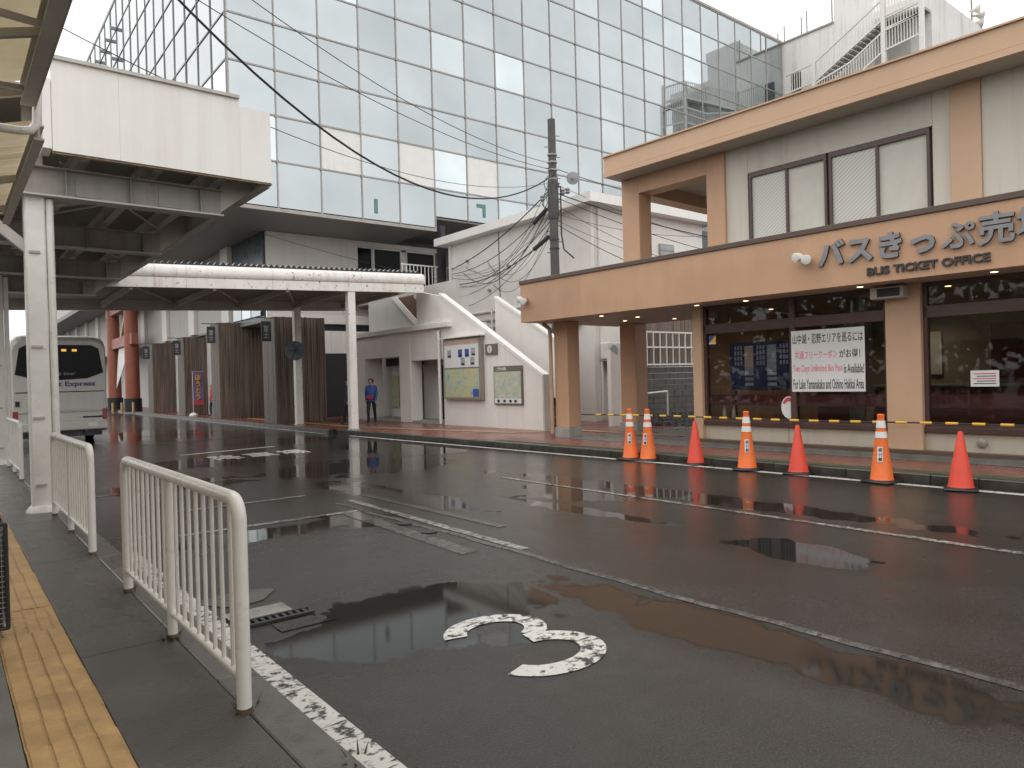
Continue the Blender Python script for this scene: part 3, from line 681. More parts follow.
for i in range(6):
    for j in range(8):
        uu = 8.62-i*.26; z = 2.22-.11*j
        mt = ('cell_pink' if i in (1, 5) else 'cell_grey') if i % 2 and j < 4 else 'cell_grey'
        if i % 2 == 0 and j < 4:
            for k in range(3): part('row', MB().box(13.745, 13.75, uu-.20+k*.07, uu-.16+k*.07, z-.08, z), 'cell_grey', bd)
        else: part('row', MB().box(13.745, 13.75, uu-.20, uu, z-(.075 if j > 4 else .112), z-.01 if j > 4 else z-.002), mt if i % 2 else 'board_blue', bd)
for uu in (8.6, 7.2): part('leg', MB().box(13.76, 13.79, uu-.02, uu+.02, .28, 1.28), 'charcoal', bd)
rs = solo('round_window_sign', MB().prism([(13.33, 7.16+.30*math.cos(R(a))*.55, .95+.22*math.sin(R(a))) for a in range(0, 360, 15)], (.004, 0, 0)), 'sign_white', 'rounded white and red sign low in the window beside the mullion', 'sign', (13.33, 7.2, .75), office=True)
part('red_arc', MB().prism([(13.329, 7.16+.26*math.cos(R(a))*.55, .97+.18*math.sin(R(a))) for a in range(20, 170, 15)]+[(13.329, 7.16+.17*math.cos(R(a))*.55, .97+.10*math.sin(R(a))) for a in range(160, 10, -15)], (-.002, 0, 0)), 'ink_red', rs)
for i, uu in enumerate((8.75, 8.52)):
    um = thing('umbrella', 'white umbrella standing inside window, %s the pair' % ('left of' if i == 0 else 'right of'), 'umbrella', (13.55, uu, .28), 'umbrellas inside the ticket office window', office=True)
    part('handle', MB().tube([(13.55, uu, .95)]+[(13.55, uu-.03+.03*math.cos(R(a)), 1.08+.03*math.sin(R(a))) for a in range(0, 200, 30)], .008, 6), 'spot_white', um)
    part('canopy', MB().lathe([(.012, .28), (.05, .6), (.03, .9), (.01, .96)], (13.55, uu, 0), 10), 'spot_white', um)
# rope with yellow sleeves stretched along the front
rp = thing('barrier_rope', 'black and yellow barrier rope stretched along the ticket office front', 'barrier', (13.1, 6, 0), office=True)
def sag(u): return .74-.02*math.sin((u+8)/18*math.pi*3)**2
part('rope', MB().tube([(13.05, u_*.5, sag(u_*.5)) for u_ in range(-12, 26)], .014, 8), 'cable', rp)
for i in range(46):
    uu = -5.5+i*.385
    part('sleeve', MB().tube([(13.05, uu, sag(uu)), (13.05, uu+.18, sag(uu+.18))], .024, 10), 'ink_yellow', rp)
# ================================================================== CONES
def cone_orange():
    r = thing('traffic_cone', 'x', 'traffic cone', (0, 0, 0), 'traffic cones along the kerb')
    b = MB().box(-.21, .21, -.21, .21, .004, .035, .012); b.lathe([(.19, .03), (.165, .05)], n=24)
    part('base', b, 'rubber', r)
    rad = lambda h: .155-.115*h/1.0
    part('body', MB().lathe([(.165, .045), (.155, .06), (rad(.5), .5), (rad(.9), .9), (rad(.90), .905), (.046, .95), (.05, .965), (.05, .99), (.038, 1.0)], n=24), 'cone_orange', r)
    for a, c in ((.80, .905), (.655, .745)):
        part('white_band', MB().lathe([(rad(a)+.004, a), (rad(c)+.004, c)], n=24), 'cone_white', r)
    return r
def cone_red():
    r = thing('traffic_cone', 'x', 'traffic cone', (0, 0, 0), 'traffic cones along the kerb')
    b = MB().box(-.2, .2, -.2, .2, .004, .03, .012); b.lathe([(.18, .028), (.15, .05)], n=24)
    part('base', b, 'rubber', r)
    part('body', MB().lathe([(.162, .045), (.150, .07), (.033, .77), (.022, .79), (.012, .79)], n=24), 'cone_red', r)
    return r
protoO, protoR = cone_orange(), cone_red(); firstO = firstR = True
cones = [(9.27, 11.05, 0, 'orange and white striped cone leftmost of the row, nearest the tan columns'), (8.89, 11.11, 0, 'orange and white striped cone second from left, touching its twin'),
         (7.8, 11.12, 1, 'plain red cone between the striped pair and the next striped cone'), (6.69, 11.0, 0, 'orange and white striped cone between two plain red cones at the mullion'),
         (5.8, 11.05, 1, 'plain red cone in the middle below the white banner'), (4.46, 10.92, 0, 'orange and white striped cone nearest the camera, before the wide pillar'), (3.42, 10.87, 1, 'plain red cone rightmost of the row')]
CONES = []
for i, (u, v, k, lab) in enumerate(cones):
    if k: c = protoR if firstR else copy_tree(protoR); firstR = False
    else: c = protoO if firstO else copy_tree(protoO); firstO = False
    c.location = OW(v, u, 0); c.rotation_euler = (random.uniform(-.01, .01), random.uniform(-.012, .012), random.uniform(0, 1.5)); c['label'] = lab; CONES.append((c, k))
for c, k in CONES:
    if not k:
        st = part('sticker', MB().box(-.035, .035, -.004, 0, -.11, .11), 'sign_white', c)
        a = R(random.choice((195, 215, 165)))-c.rotation_euler.z; h = .42; rr = .155-.115*h+.004
        q = Matrix.Translation((rr*math.cos(a), rr*math.sin(a), h)) @ Matrix.Rotation(a+math.pi/2, 4, 'Z') @ Matrix.Rotation(R(-6.6), 4, 'X')
        st.matrix_basis = q
        tm = text_mb('富士急', (.028, -.0045, -.1), (0, 0, 1), (-1, 0, 0), height=.05, width=.2, depth=.001, bold=.02)
        tx = part('sticker_text', tm, 'ink', st)
# ================================================================== GUARD RAILINGS
def railing(y0, y1, label):
    r = thing('guard_railing', label, 'railing', (1.09, (y0+y1)/2, .12), 'white railings along the platform edge')
    x, zt, rad = 1.09, 1.115, .034
    pts = [(x, y0, .115), (x, y0, zt-.10)]+[(x, y0+.10-.10*math.cos(R(a)), zt-.10+.10*math.sin(R(a))) for a in range(15, 91, 15)]
    pts += [(x, y1-.10+.10*math.sin(R(a)), zt-.10+.10*math.cos(R(a))) for a in range(0, 91, 15)]+[(x, y1, .115)]
    part('hoop', MB().tube(pts, rad, 14), 'rail_white', r)
    mid = (y0+y1)/2
    part('post', MB().tube([(x, mid, .115), (x, mid, zt-.03)], .029, 12), 'rail_white', r)
    part('bottom_rail', MB().tube([(x, y0, .275), (x, y1, .275)], .021, 12), 'rail_white', r)
    for a, b in ((y0, mid), (mid, y1)):
        n = 9
        for i in range(1, n):
            y = a+(b-a)*i/n; part('baluster', MB().tube([(x, y, .275), (x, y, zt-.01)], .0115, 8), 'rail_white', r)
    for y in (y0, mid, y1):
        part('rust_foot', MB().lathe([(.037, .118), (.036, .14)], (x, y, 0), 14), 'red_rust', r)
    return r
pm('red_rust', (.14, .085, .055), .8, .5, 20)
railing(3.46, 6.12, 'white tubular guard railing nearest the camera on the platform edge')
railing(7.74, 10.52, 'white guard railing between the nearest railing and the canopy post')
railing(15.1, 18.0, 'white guard railing beyond the canopy post at the left edge')
# ================================================================== CANOPY OVER THE PLATFORM EDGE (white boxed end)
c1 = thing('bus_canopy', 'steel bus canopy with tall white end panel and dark underside', 'canopy', (2.4, 16, 0))
def wb(name, mat, par, *a, c=0, kind=None): return part(name, MB().box(*a, c), mat, par, kind)
xs = [1.16, 1.9, 3.42]
for a, b in zip(xs, xs[1:]): wb('end_panel', 'white_panel', c1, a+.0008, b-.0008, 10.34, 10.40, 4.58, 5.70)
wb('end_panel', 'white_panel', c1, 3.422, 3.86, 10.345, 10.405, 4.58, 5.60)
wb('panel_cap', 'steel_light', c1, 1.14, 3.42, 10.30, 10.5, 5.70, 5.745)
wb('panel_lip', 'lip_rust', c1, 1.16, 3.87, 10.36, 10.44, 4.556, 4.578)
wb('corner_panel', 'white_panel', c1, 1.06, 1.155, 10.33, 10.7, 4.60, 5.45)
for i in range(6):
    a = 10.41+i*1.92; wb('side_panel', 'steel_light', c1, 3.80, 3.86, a, a+1.915, 4.58, 5.55)
wb('side_lip', 'steel_light', c1, 3.74, 3.88, 10.47, 21.9, 4.545, 4.578)
wb('rear_panel', 'steel_grey', c1, -2.2, 3.79, 21.74, 21.80, 4.6, 5.3)
wb('deck', 'dark_deck', c1, -2.2, 3.80, 10.41, 21.9, 5.30, 5.36)
def ibeam(mb, p, q, h, w, t=.015, up=(0, 0, 1)):
    p, q = Vector(p), Vector(q); z = Vector((0, 0, 1))
    mb.obox(p, q, t, h-2*t); mb.obox(p+z*(h/2-t/2), q+z*(h/2-t/2), w, t); mb.obox(p-z*(h/2-t/2), q-z*(h/2-t/2), w, t); return mb
for y in (10.9, 14.6, 18.3, 21.7):
    gdr = part('girder', MB().box(-2.1, 3.3, y-.008, y+.008, 4.145, 4.49).box(-2.1, 3.3, y-.1, y+.1, 4.49, 4.505), 'steel_shaded', c1)
    part('flange', MB().box(-2.1, 3.3, y-.13, y+.13, 4.12, 4.143), 'steel_light', gdr)  # lighter steel than the web paints in the light on the underside
    for x in (1.35, 2.1, 3.0): part('stiffener', MB().box(x-.006, x+.006, y-.1, y+.1, 4.146, 4.489), 'steel_shaded', gdr)
    part('bracket', MB().prism([(3.3, y-.01, 4.2), (3.79, y-.01, 4.6), (3.79, y-.01, 5.0), (3.3, y-.01, 4.6)], (0, .02, 0)), 'steel_grey', gdr)
    for x in (1.6, 2.6): part('splice_plate', MB().box(x-.14, x+.14, y-.022, y+.022, 4.18, 4.46), 'steel_shaded', gdr)
    part('upright', MB().box(2.38, 2.46, y-.04, y+.04, 4.6, 5.3), 'steel_grey', gdr)
for x in (-1.2, .4, 1.55, 2.42, 3.25): part('purlin', ibeam(MB(), (x, 10.45, 4.74), (x, 21.85, 4.74), .26, .12), 'steel_grey', c1)
for a, b in ((10.9, 14.6), (14.6, 18.3), (18.3, 21.7)):
    part('brace', MB().tube([(1.3, a, 4.6), (3.3, b, 4.6)], .014, 6), 'steel_light', c1); part('brace', MB().tube([(3.3, a, 4.6), (1.3, b, 4.6)], .014, 6), 'steel_light', c1)
    part('brace', ibeam(MB(), (2.42, a, 4.4), (1.15, (a+b)/2, 4.4), .12, .1), 'steel_grey', c1)
for k, y in enumerate((10.9, 18.75)):
    po = part('post', MB().box(.89, 1.12, y-.02, y+.20, .12, 4.16, .02), 'white_paint', c1)
    for z in (1.3, 2.2, 3.4, .45): part('pipe_clip', MB().box(.93, 1.05, y-.045, y-.02, z, z+.03), 'steel_grey', po)
    part('rain_pipe', MB().tube([(1.17, y+.02, .15), (1.17, y+.02, 4.1)], .045, 12), 'white_paint', po)
    part('knee_brace', MB().obox((1.0, y+.08, 3.4), (.2, y+.08, 4.1), .09, .12), 'steel_grey', po)
    part('post_head', MB().box(.90, 1.11, y, y+.18, 4.16, 5.3), 'steel_grey', po)
    part('footing', MB().lathe([(.2, .118), (.19, .15), (.15, .2)], (1.02, y+.08, 0), 16), 'white_paint', po)
# ================================================================== PLATFORM CANOPY AT THE LEFT EDGE (ribbed yellowish sheets)
c2 = thing('platform_canopy', 'platform roof with yellowed ribbed underside and grey edge beam, upper left', 'canopy', (-.6, 2, 0))
part('edge_beam', ibeam(MB(), (.575, -8, 3.88), (.575, 6.5, 3.88), .16, .09), 'steel_grey', c2)
part('edge_sheet', MB().box(.622, .632, -8, 6.55, 3.80, 4.02), 'steel_grey', c2)
slope = .32
for i in range(25):
    y = -8+i*.58
    rbm = MB(); n = 4
    for k in range(n):
        ya, yb, yc = y+k*.145, y+k*.145+.075, y+(k+1)*.145
        z0 = lambda x: 4.0+(x-.6)*slope
        rbm.poly([(.6, ya, z0(.6)), (-3.2, ya, z0(-3.2)), (.6, yb, z0(.6)+.03), (-3.2, yb, z0(-3.2)+.03), (.6, yc, z0(.6)), (-3.2, yc, z0(-3.2))], [(0, 1, 3, 2), (2, 3, 5, 4)])
    part('roof_sheet', rbm, 'yellow_sheet', c2)
for y in (-6, -3.4, -.8, 1.8, 4.2, 5.35, 6.5):
    part('rafter', MB().obox((.56, y, 3.90), (-3.2, y, 3.90-3.76*.32), .045, .05), 'steel_grey', c2)
for y in (1.8, 4.2, 5.35): part('brace', MB().obox((.56, y+.9, 3.84), (-.75, y-.2, 3.44), .035, .035), 'steel_light', c2)
part('gutter_pipe', MB().tube([(-.6, 6.5, 3.60), (.52, 6.55, 3.62), (.60, 6.57, 3.64), (.64, 6.58, 3.70), (.65, 6.58, 3.95)], .033, 12), 'white_paint', c2)
for x in (.1, -2.6):
    for y in (-5, 20 if x > 0 else 6): 
        if x < 0: part('post', MB().box(x-.09, x+.09, y-.09, y+.09, .12, 3.7), 'white_paint', c2)
# second bay of the platform roof behind the pipe
for i in range(16):
    y = 6.6+i*.23*1.0
    rbm = MB()
    rbm.poly([(.66, y, 3.74), (-3.2, y, 2.6), (.66, y+.11, 3.77), (-3.2, y+.11, 2.63), (.66, y+.225, 3.74), (-3.2, y+.225, 2.6)], [(0, 1, 3, 2), (2, 3, 5, 4)])
    part('roof_sheet', rbm, 'yellow_sheet', c2)
part('edge_beam', ibeam(MB(), (.66, 6.65, 3.66), (.66, 10.2, 3.66), .12, .07), 'steel_grey', c2)
for y in (8.2, 9.6): part('rafter', MB().obox((.62, y, 3.66), (-3.2, y, 2.54), .05, .06), 'steel_grey', c2)
# bench back / wire basket at the left margin
bk = thing('wire_basket', 'dark wire mesh litter basket at the left edge beside the yellow tiles', 'litter bin', (.12, 5.0, .12))
fr = MB(); X0, X1, Y0, Y1, Z0, Z1 = -.05, .300, 5.42, 5.80, .2, .84
for x in (X0, X1):
    for y in (Y0, Y1): fr.tube([(x, y, Z0), (x, y, Z1)], .012, 8); fr.tube([(min(x, .2), y, .12), (min(x, .2), y, Z0)], .012, 8)
for z in (Z0, Z1):
    fr.tube([(X0, Y0, z), (X1, Y0, z), (X1, Y1, z), (X0, Y1, z), (X0, Y0, z)], .011, 8)
part('frame', fr, 'mesh_dark', bk)
ms = MB()
for i in range(1, 20):
    z = Z0+(Z1-Z0)*i/20
    ms.tube([(X1, Y0, z), (X1, Y1, z)], .003, 4); ms.tube([(X0, Y0, z), (X1, Y0, z)], .003, 4)
for i in range(1, 14):
    y = Y0+(Y1-Y0)*i/14; ms.tube([(X1, y, Z0), (X1, y, Z1)], .003, 4)
    x = X0+(X1-X0)*i/14; ms.tube([(x, Y0, Z0), (x, Y0, Z1)], .003, 4)
part('mesh', ms, 'steel_plate', bk, 'stuff')
part('liner', MB().box(X0+.02, X1-.02, Y0+.02, Y1-.02, Z0, Z1-.08), 'charcoal', bk)
# ================================================================== CROSSING CANOPY (corrugated, rusty white edge)
c3 = thing('crossing_canopy', 'white rust spotted canopy with corrugated roof crossing the bus lane', 'canopy', (8, 24, 0))
def zc(x): return 4.42+(x-3.6)*.036
def sl(x0, x1, y0, y1, a, b):      # a bar along x whose height follows the slope
    return MB().poly([(x0, y0, zc(x0)+a), (x1, y0, zc(x1)+a), (x1, y1, zc(x1)+a), (x0, y1, zc(x0)+a), (x0, y0, zc(x0)+b), (x1, y0, zc(x1)+b), (x1, y1, zc(x1)+b), (x0, y1, zc(x0)+b)],
                     [(0, 3, 2, 1), (4, 5, 6, 7), (0, 1, 5, 4), (1, 2, 6, 5), (2, 3, 7, 6), (3, 0, 4, 7)])
bx_ = [1.0, 2.6, 5.6, 8.1, 10.6, 13.5]
for a, b in zip(bx_, bx_[1:]):
    part('edge_beam', sl(a+.004, b-.004, 21.86, 21.95, 0, .30), 'white_rust', c3)
for a, b in zip(bx_, bx_[1:]):      # curved edge sheet above the beam
    e = MB(); prof = [(21.87, .302), (21.83, .36), (21.82, .45), (21.84, .56), (21.90, .64), (22.0, .68)]
    n = len(prof); e.poly([(a+.003, y, zc(a)+z) for y, z in prof]+[(b-.003, y, zc(b)+z) for y, z in prof], [(i, i+1, n+i+1, n+i) for i in range(n-1)], True)
    part('edge_sheet', e, 'white_rust', c3)
part('edge_cap', MB().prism([(13.5, 21.87, zc(13.5)+.3), (13.5, 21.83, zc(13.5)+.36), (13.5, 21.82, zc(13.5)+.45), (13.5, 21.84, zc(13.5)+.56), (13.5, 21.9, zc(13.5)+.64), (13.5, 22.3, zc(13.5)+.68), (13.5, 27, zc(13.5)+.3), (13.5, 27, zc(13.5)+.1)], (.03, 0, 0)), 'white_rust', c3)
corr = MB(); cfill = MB(); x = 1.0; pit = .18; k = 0
while x < 13.4:
    for (xa, xb, za, zb) in ((x, x+pit*.5, 0, .10), (x+pit*.5, x+pit, .10, 0)):
        corr.poly([(xa, 21.98, zc(xa)+.70+za), (xb, 21.98, zc(xb)+.70+zb), (xb, 27.1, zc(xb)+.42+zb), (xa, 27.1, zc(xa)+.42+za)], [(0, 1, 2, 3)])
        cfill.poly([(xa, 21.975, zc(xa)+.66), (xb, 21.975, zc(xb)+.66), (xb, 21.975, zc(xb)+.69+zb), (xa, 21.975, zc(xa)+.69+za)], [(0, 1, 2, 3)])
    x += pit
part('corrugated_roof', corr, 'roof_sheet', c3)
part('roof_gap_shade', cfill, 'charcoal', c3)  # charcoal fill paints the shade in the openings under the corrugations
part('rust_seam', sl(1.0, 13.5, 21.852, 21.866, .292, .312), 'lip_rust', c3)
part('ceiling', sl(1.0, 13.48, 21.97, 27.05, .12, .15), 'dark_deck', c3)
part('rear_beam', sl(1.0, 13.3, 26.5, 26.62, -.22, .12), 'steel_grey', c3)
for x in (2.2, 4.2, 6.4, 8.6, 10.6, 12.6): part('cross_beam', MB().obox((x, 21.96, zc(x)+.02), (x, 26.5, zc(x)-.05), .10, .16), 'steel_grey', c3)
for (a, b) in ((4.2, 6.4), (6.4, 8.6), (8.6, 10.6)): part('brace', MB().obox((a, 22, zc(a)+.05), (b, 26.4, zc(b)+.02), .05, .05), 'steel_grey', c3)
for i, y in enumerate((22.0, 26.6)):
    po = part('post', MB().box(10.6, 10.86, y-.12, y+.12, .0, zc(10.7)-.002, .012), 'white_rust', c3)
    part('post_foot', MB().box(10.56, 10.9, y-.16, y+.16, 0, .15, .02), 'concrete', po)
part('post', MB().box(1.0, 1.22, 26.45, 26.65, .1, 4.2), 'white_paint', c3)
fd = thing('round_loudspeaker', 'round dark grey dish fixed to the rear canopy post', 'loudspeaker', (10.6, 26.4, 2.9))
part('dish', MB().lathe([(.06, -.16), (.14, -.1), (.30, -.02), (.36, .03), (.36, .07), (.30, .05), (.1, .0)], (10.5, 26.25, 2.92), 24, (-.45, -.88, 0)), 'dish_grey', fd)
for k in range(6): part('rib', MB().obox((10.5, 26.19, 2.92), (10.5+.28*math.cos(k*1.047), 26.17, 2.92+.28*math.sin(k*1.047)), .02, .02), 'box_dark', fd)
part('bracket', MB().tube([(10.5, 26.25, 2.92), (10.68, 26.5, 2.92)], .04, 8), 'steel_grey', fd)
# ================================================================== BUS (seen from behind)
bus = thing('coach_bus', 'white express coach parked at the platform, seen from behind', 'bus', (2.95, 26, 0))
bx0, bx1, by, L_ = 1.68, 4.20, 26.0, 11.5
def bsec(y, ins, zt, zb):                      # rounded cross-section at y
    r = .32; x0, x1 = bx0+ins, bx1-ins
    pts = [(x0+.02, zb), (x0, zb+.25), (x0, zt-r)]+[(x0+r-r*math.cos(R(a)), zt-r+r*math.sin(R(a))) for a in (30, 60, 90)]
    pts += [(x1-r+r*math.sin(R(a)), zt-r+r*math.cos(R(a))) for a in (0, 30, 60)]+[(x1, zt-r), (x1, zb+.25), (x1-.02, zb)]
    return [(x, y, z) for x, z in pts]
secs = [bsec(by+.06, .09, 3.22, .45), bsec(by+.0, .03, 3.05, .40), bsec(by+.05, .01, 3.30, .38), bsec(by+.25, 0, 3.36, .36), bsec(by+L_, 0, 3.36, .36)]
secs = [bsec(by, .05, 3.18, .42), bsec(by+.07, .015, 3.29, .38), bsec(by+.3, 0, 3.36, .35), bsec(by+L_-.2, 0, 3.36, .35), bsec(by+L_, .08, 3.2, .4)]
mb = MB(); n = len(secs[0])
mb.poly([p for s_ in secs for p in s_], [(i*n+j, i*n+(j+1) % n, (i+1)*n+(j+1) % n, (i+1)*n+j) for i in range(len(secs)-1) for j in range(n)], True)
mb.poly(secs[0], [tuple(range(n))]); mb.poly(secs[-1], [tuple(range(n))])
body = part('body', mb, 'bus_white', bus)
yy = by-.012
rw = MB().prism([(bx0+.10, yy, 2.16), (bx0+.55, yy, 2.02), (2.95, yy, 1.98), (bx1-.55, yy, 2.02), (bx1-.10, yy, 2.20), (bx1-.22, yy, 2.95), (bx1-.42, yy, 3.06), (bx0+.42, yy, 3.06), (bx0+.22, yy, 2.95)], (0, .05, 0))
rwo = part('rear_window', rw, 'bus_glass', bus)
for x in (2.98, 3.26): part('rear_lamp', MB().box(x, x+.13, yy-.012, yy-.001, 2.86, 2.93), 'lamp_amber', rwo)
part('rear_seam', MB().box(bx0+.1, bx1-.08, by-.008, by+.01, 1.60, 1.63), 'charcoal', bus); part('bumper_trim', MB().box(bx0+.06, bx1-.06, by-.02, by+.01, .98, 1.01, .004), 'steel_plate', bus)
part('bumper', MB().box(bx0+.02, bx1-.02, by-.07, by+.3, .42, .68, .03), 'bus_white', bus)
part('engine_hatch', MB().box(bx0+.30, bx1-.12, by-.014, by+.01, 1.03, 1.56, .01), 'bus_white', bus); part('lower_hatch', MB().box(bx0+.35, bx1-.35, by-.012, by+.01, .70, .95, .008), 'bus_white', bus)
for x in (bx0+.02, bx1-.15): part('tail_lamp', MB().box(x, x+.13, by-.03, by+.06, .72, 1.06, .015), 'lamp_red', bus)
part('side_vent', MB().box(bx0+.09, bx0+.2, by-.016, by+.01, 1.2, 1.36), 'charcoal', bus)
part('number_plate', MB().box(bx1-.56, bx1-.3, by-.078, by-.068, .52, .64), 'sign_white', bus); part('plate_lamp', MB().box(bx1-.7, bx1-.12, by-.02, by-.0135, .79, .84), 'charcoal', bus)
part('rear_lettering', text_mb('Resort Express', (2.25, by-.013, 1.74), (1, 0, 0), (0, 0, 1), height=.20, width=1.62, depth=.004, bold=.03), 'ink_purple', bus)
part('window_lettering', text_mb('Fuji tour', (2.72, yy-.002, 2.10), (1, 0, 0), (0, 0, 1), height=.13, width=.62, depth=.003), 'cell_grey', bus)
part('underbody', MB().box(bx0+.15, bx1-.15, by+.2, by+L_-.3, .22, .45), 'black', bus)
for x in (bx0+.03, bx1-.31):
    for y in (by+2.6, by+L_-2.4):
        wh = part('wheel', MB().lathe([(.36, 0), (.48, .03), (.48, .25), (.36, .28)], (x, y, .48), 24, (1, 0, 0)), 'rubber', bus)
        part('rim', MB().lathe([(.28, -.005), (.28, .285), (.12, .30)], (x, y, .48), 16, (1, 0, 0)), 'steel_light', wh)
part('exhaust', MB().tube([(bx1-.6, by-.02, .36), (bx1-.6, by+.6, .36)], .07, 10), 'charcoal', bus)
for i in range(6):
    part('side_window', MB().box(bx0-.006, bx0+.02, by+.5+i*1.7, by+2.1+i*1.7, 1.85, 2.9), 'bus_glass', bus); part('side_window', MB().box(bx1-.02, bx1+.006, by+.5+i*1.7, by+2.1+i*1.7, 1.85, 2.9), 'bus_glass', bus)
# ================================================================== TORII
to = thing('torii_gate', 'large vermilion torii gate with black feet beside the bus', 'torii', (10.4, 58, 0))
LEG = [(10.3, 54.3), (10.5, 61.8)]
for (x, y) in LEG:
    lg = part('leg', MB().lathe([(.46, 1.0), (.44, 5), (.40, 9.2)], (x, y, 0), 24), 'vermilion', to)
    part('black_foot', MB().lathe([(.55, .1), (.55, 1.0), (.48, 1.01)], (x, y, 0), 24), 'charcoal', lg)
d = (Vector(LEG[1]+(0,))-Vector(LEG[0]+(0,))).normalized()
A, B = Vector(LEG[0]+(0,)), Vector(LEG[1]+(0,)); Z = Vector((0, 0, 1))
part('tie_beam', MB().obox(A-d*1.3+Z*5.0, B+d*1.3+Z*5.0, .40, .72), 'vermilion', to)
part('lintel', MB().obox(A-d*1.8+Z*7.5, B+d*1.8+Z*7.5, .5, .7), 'vermilion', to)
part('cap_beam', MB().obox(A-d*2.4+Z*9.4, B+d*2.4+Z*9.4, .7, .8), 'vermilion', to)
part('cap_roof', MB().obox(A-d*2.5+Z*9.9, B+d*2.5+Z*9.9, .95, .2), 'charcoal', to)
part('brace', MB().obox(A+d*1.2+Z*7.4, A+d*3.8+Z*5.2, .22, .28), 'tile_yellow', to)
# white zigzag cloth under the tie beam
cl = MB(); c0 = A+d*2.2+Z*4.6
cl.poly([c0, c0+d*2.6, c0+d*2.3-Z*.8, c0+d*1.2-Z*2.3, c0+d*.3-Z*2.7, c0+d*.5-Z*1.2], [(0, 1, 2, 3, 4, 5)])
o = solo('hanging_cloth', MB().prism([c0, c0+d*3.0, c0+d*3.6-Z*.8, c0+d*4.6-Z*2.9, c0+d*3.0-Z*2.2, c0+d*.9-Z*1.2], (.03, 0, 0)), 'sign_white', 'white cloth hanging under the torii tie beam', 'cloth', tuple(c0))
for i, (px, py) in enumerate(((113, 413), (122, 412), (133.5, 413))):
    p = pix(px, py, 46.); x, y = p.x, p.y
    bl = solo('bollard', MB().lathe([(.08, .1), (.07, .75), (.05, .8)], (x, y, 0), 12), 'tile_yellow', '%s of three pale yellow bollards before the torii feet' % ('leftmost', 'middle one', 'rightmost')[i], 'bollard', (x, y, 0), 'yellow bollards by the torii')
# ================================================================== TIMBER-CLAD PILLARS
WP = [(10.4, 28.0, 2.0, 1.4, 4.35, 'timber clad pillar nearest the camera, behind the rear canopy post'), (10.5, 35.6, 2.15, 1.3, 4.7, 'timber clad pillar second from the right, beside the red banner flag'),
      (10.5, 41.9, 2.0, 1.3, 4.4, 'timber clad pillar third from the right, behind the banner flag'), (10.4, 48.8, 2.0, 1.3, 4.45, 'timber clad pillar fourth from the right'), (12.3, 57, 1.8, 1.3, 4.5, 'farthest timber clad pillar beside the torii leg')]
for i, (x, y, w, dp_, h, lab) in enumerate(WP):
    t_ = thing('timber_pillar', lab, 'pillar', (x, y, .12), 'timber clad pillars at the station entrance')
    part('core', MB().box(x+.02, x+w, y+.03, y+dp_, .12, h), 'wood_grey', t_)
    sl_ = MB(); k = 0; xx = x
    while xx < x+w-.02:
        ww = random.uniform(.05, .10); sl_.box(xx+.006, xx+ww, y-.01-random.uniform(0, .05), y+.028, .125, h+random.uniform(-.05, .03)); xx += ww+.006
    part('stick_cladding', sl_, 'wood_clad', t_, 'stuff')
    for j in range(5):
        part('board', MB().box(x-.012-.006*(j % 2), x+.018, y+.01+j*(dp_-.02)/5, y+.004+(j+1)*(dp_-.02)/5, .125, h), 'wood_grey', t_)
    if i < 4:
        sg = thing('hanging_sign', 'small dark hanging sign with white characters on the %s timber pillar' % ('nearest', 'second', 'third', 'fourth')[i], 'sign', (x-.35, y+.1, h-1.0), 'dark hanging signs on the timber pillars')
        part('plate', MB().box(x-.52, x-.14, y+.02, y+.06, h-.98, h-.2), 'sign_dark', sg)
        part('arm', MB().tube([(x-.75, y+.04, h-.06), (x+.05, y+.04, h-.06)], .02, 6), 'charcoal', sg)
        part('characters', text_mb('富\n士', (x-.44, y+.019, h-.85), (1, 0, 0), (0, 0, 1), height=.5, width=.2, depth=.004, bold=.02), 'cell_grey', sg)
# ================================================================== GLASS STATION BUILDING
GB = thing('station_building', 'tall station building clad in pale reflective glass panels', 'building', (20, 40, 0))
ZR = [8.65]+[10.47+1.805*k for k in range(9)]
CX = [8.85+1.83*k for k in range(22)]; GX1 = 47.5; CX[21] = 47.4
white_cells = {(2, 1), (4, 1), (6, 1)}
pane_mesh = {}
def pane(w, h, axis, mat):
    key = (round(w, 3), round(h, 3), axis, mat)
    if key not in pane_mesh:
        b_ = MB().box(-w/2, w/2, -.02, .02, -h/2, h/2) if axis == 'x' else MB().box(-.02, .02, -w/2, w/2, -h/2, h/2)
        me = b_.mesh('pane'); me.materials.append(MATS[mat]); pane_mesh[key] = me
    return pane_mesh[key]
for i in range(21):
    for k in range(9):
        z0, z1 = ZR[k], ZR[k+1]
        if k == 0 and i >= 5: z0 = 9.17
        x0, x1 = CX[i], CX[i+1]
        inst(pane(x1-x0-.05, z1-z0-.05, 'x', 'white_glass' if (i, k) in white_cells else 'facade_glass'), 'pane', ((x0+x1)/2, 28.0, (z0+z1)/2), GB,
             (random.gauss(0, .0022), 0, random.gauss(0, .0022)))
for i in range(17):
    y0 = 28.0+1.83*i
    for k in range(3, 9):
        inst(pane(1.78, 1.755, 'y', 'facade_glass'), 'pane', (8.85, y0+.915, (ZR[k]+ZR[k+1])/2), GB, (0, random.gauss(0, .003), random.gauss(0, .003)))
lowp = MB()
for i in range(17):
    for k in range(3): lowp.box(8.83, 8.87, 28.025+1.83*i, 28.0+1.83*(i+1)-.025, ZR[k]+.025, ZR[k+1]-.025)
part('lower_panes', lowp, 'facade_glass', GB, 'stuff')
for i, x in enumerate(CX): part('mullion', MB().box(x-.026, x+.026, 27.945, 28.06, 8.62 if i <= 5 else 9.14, 24.95), 'mullion', GB)
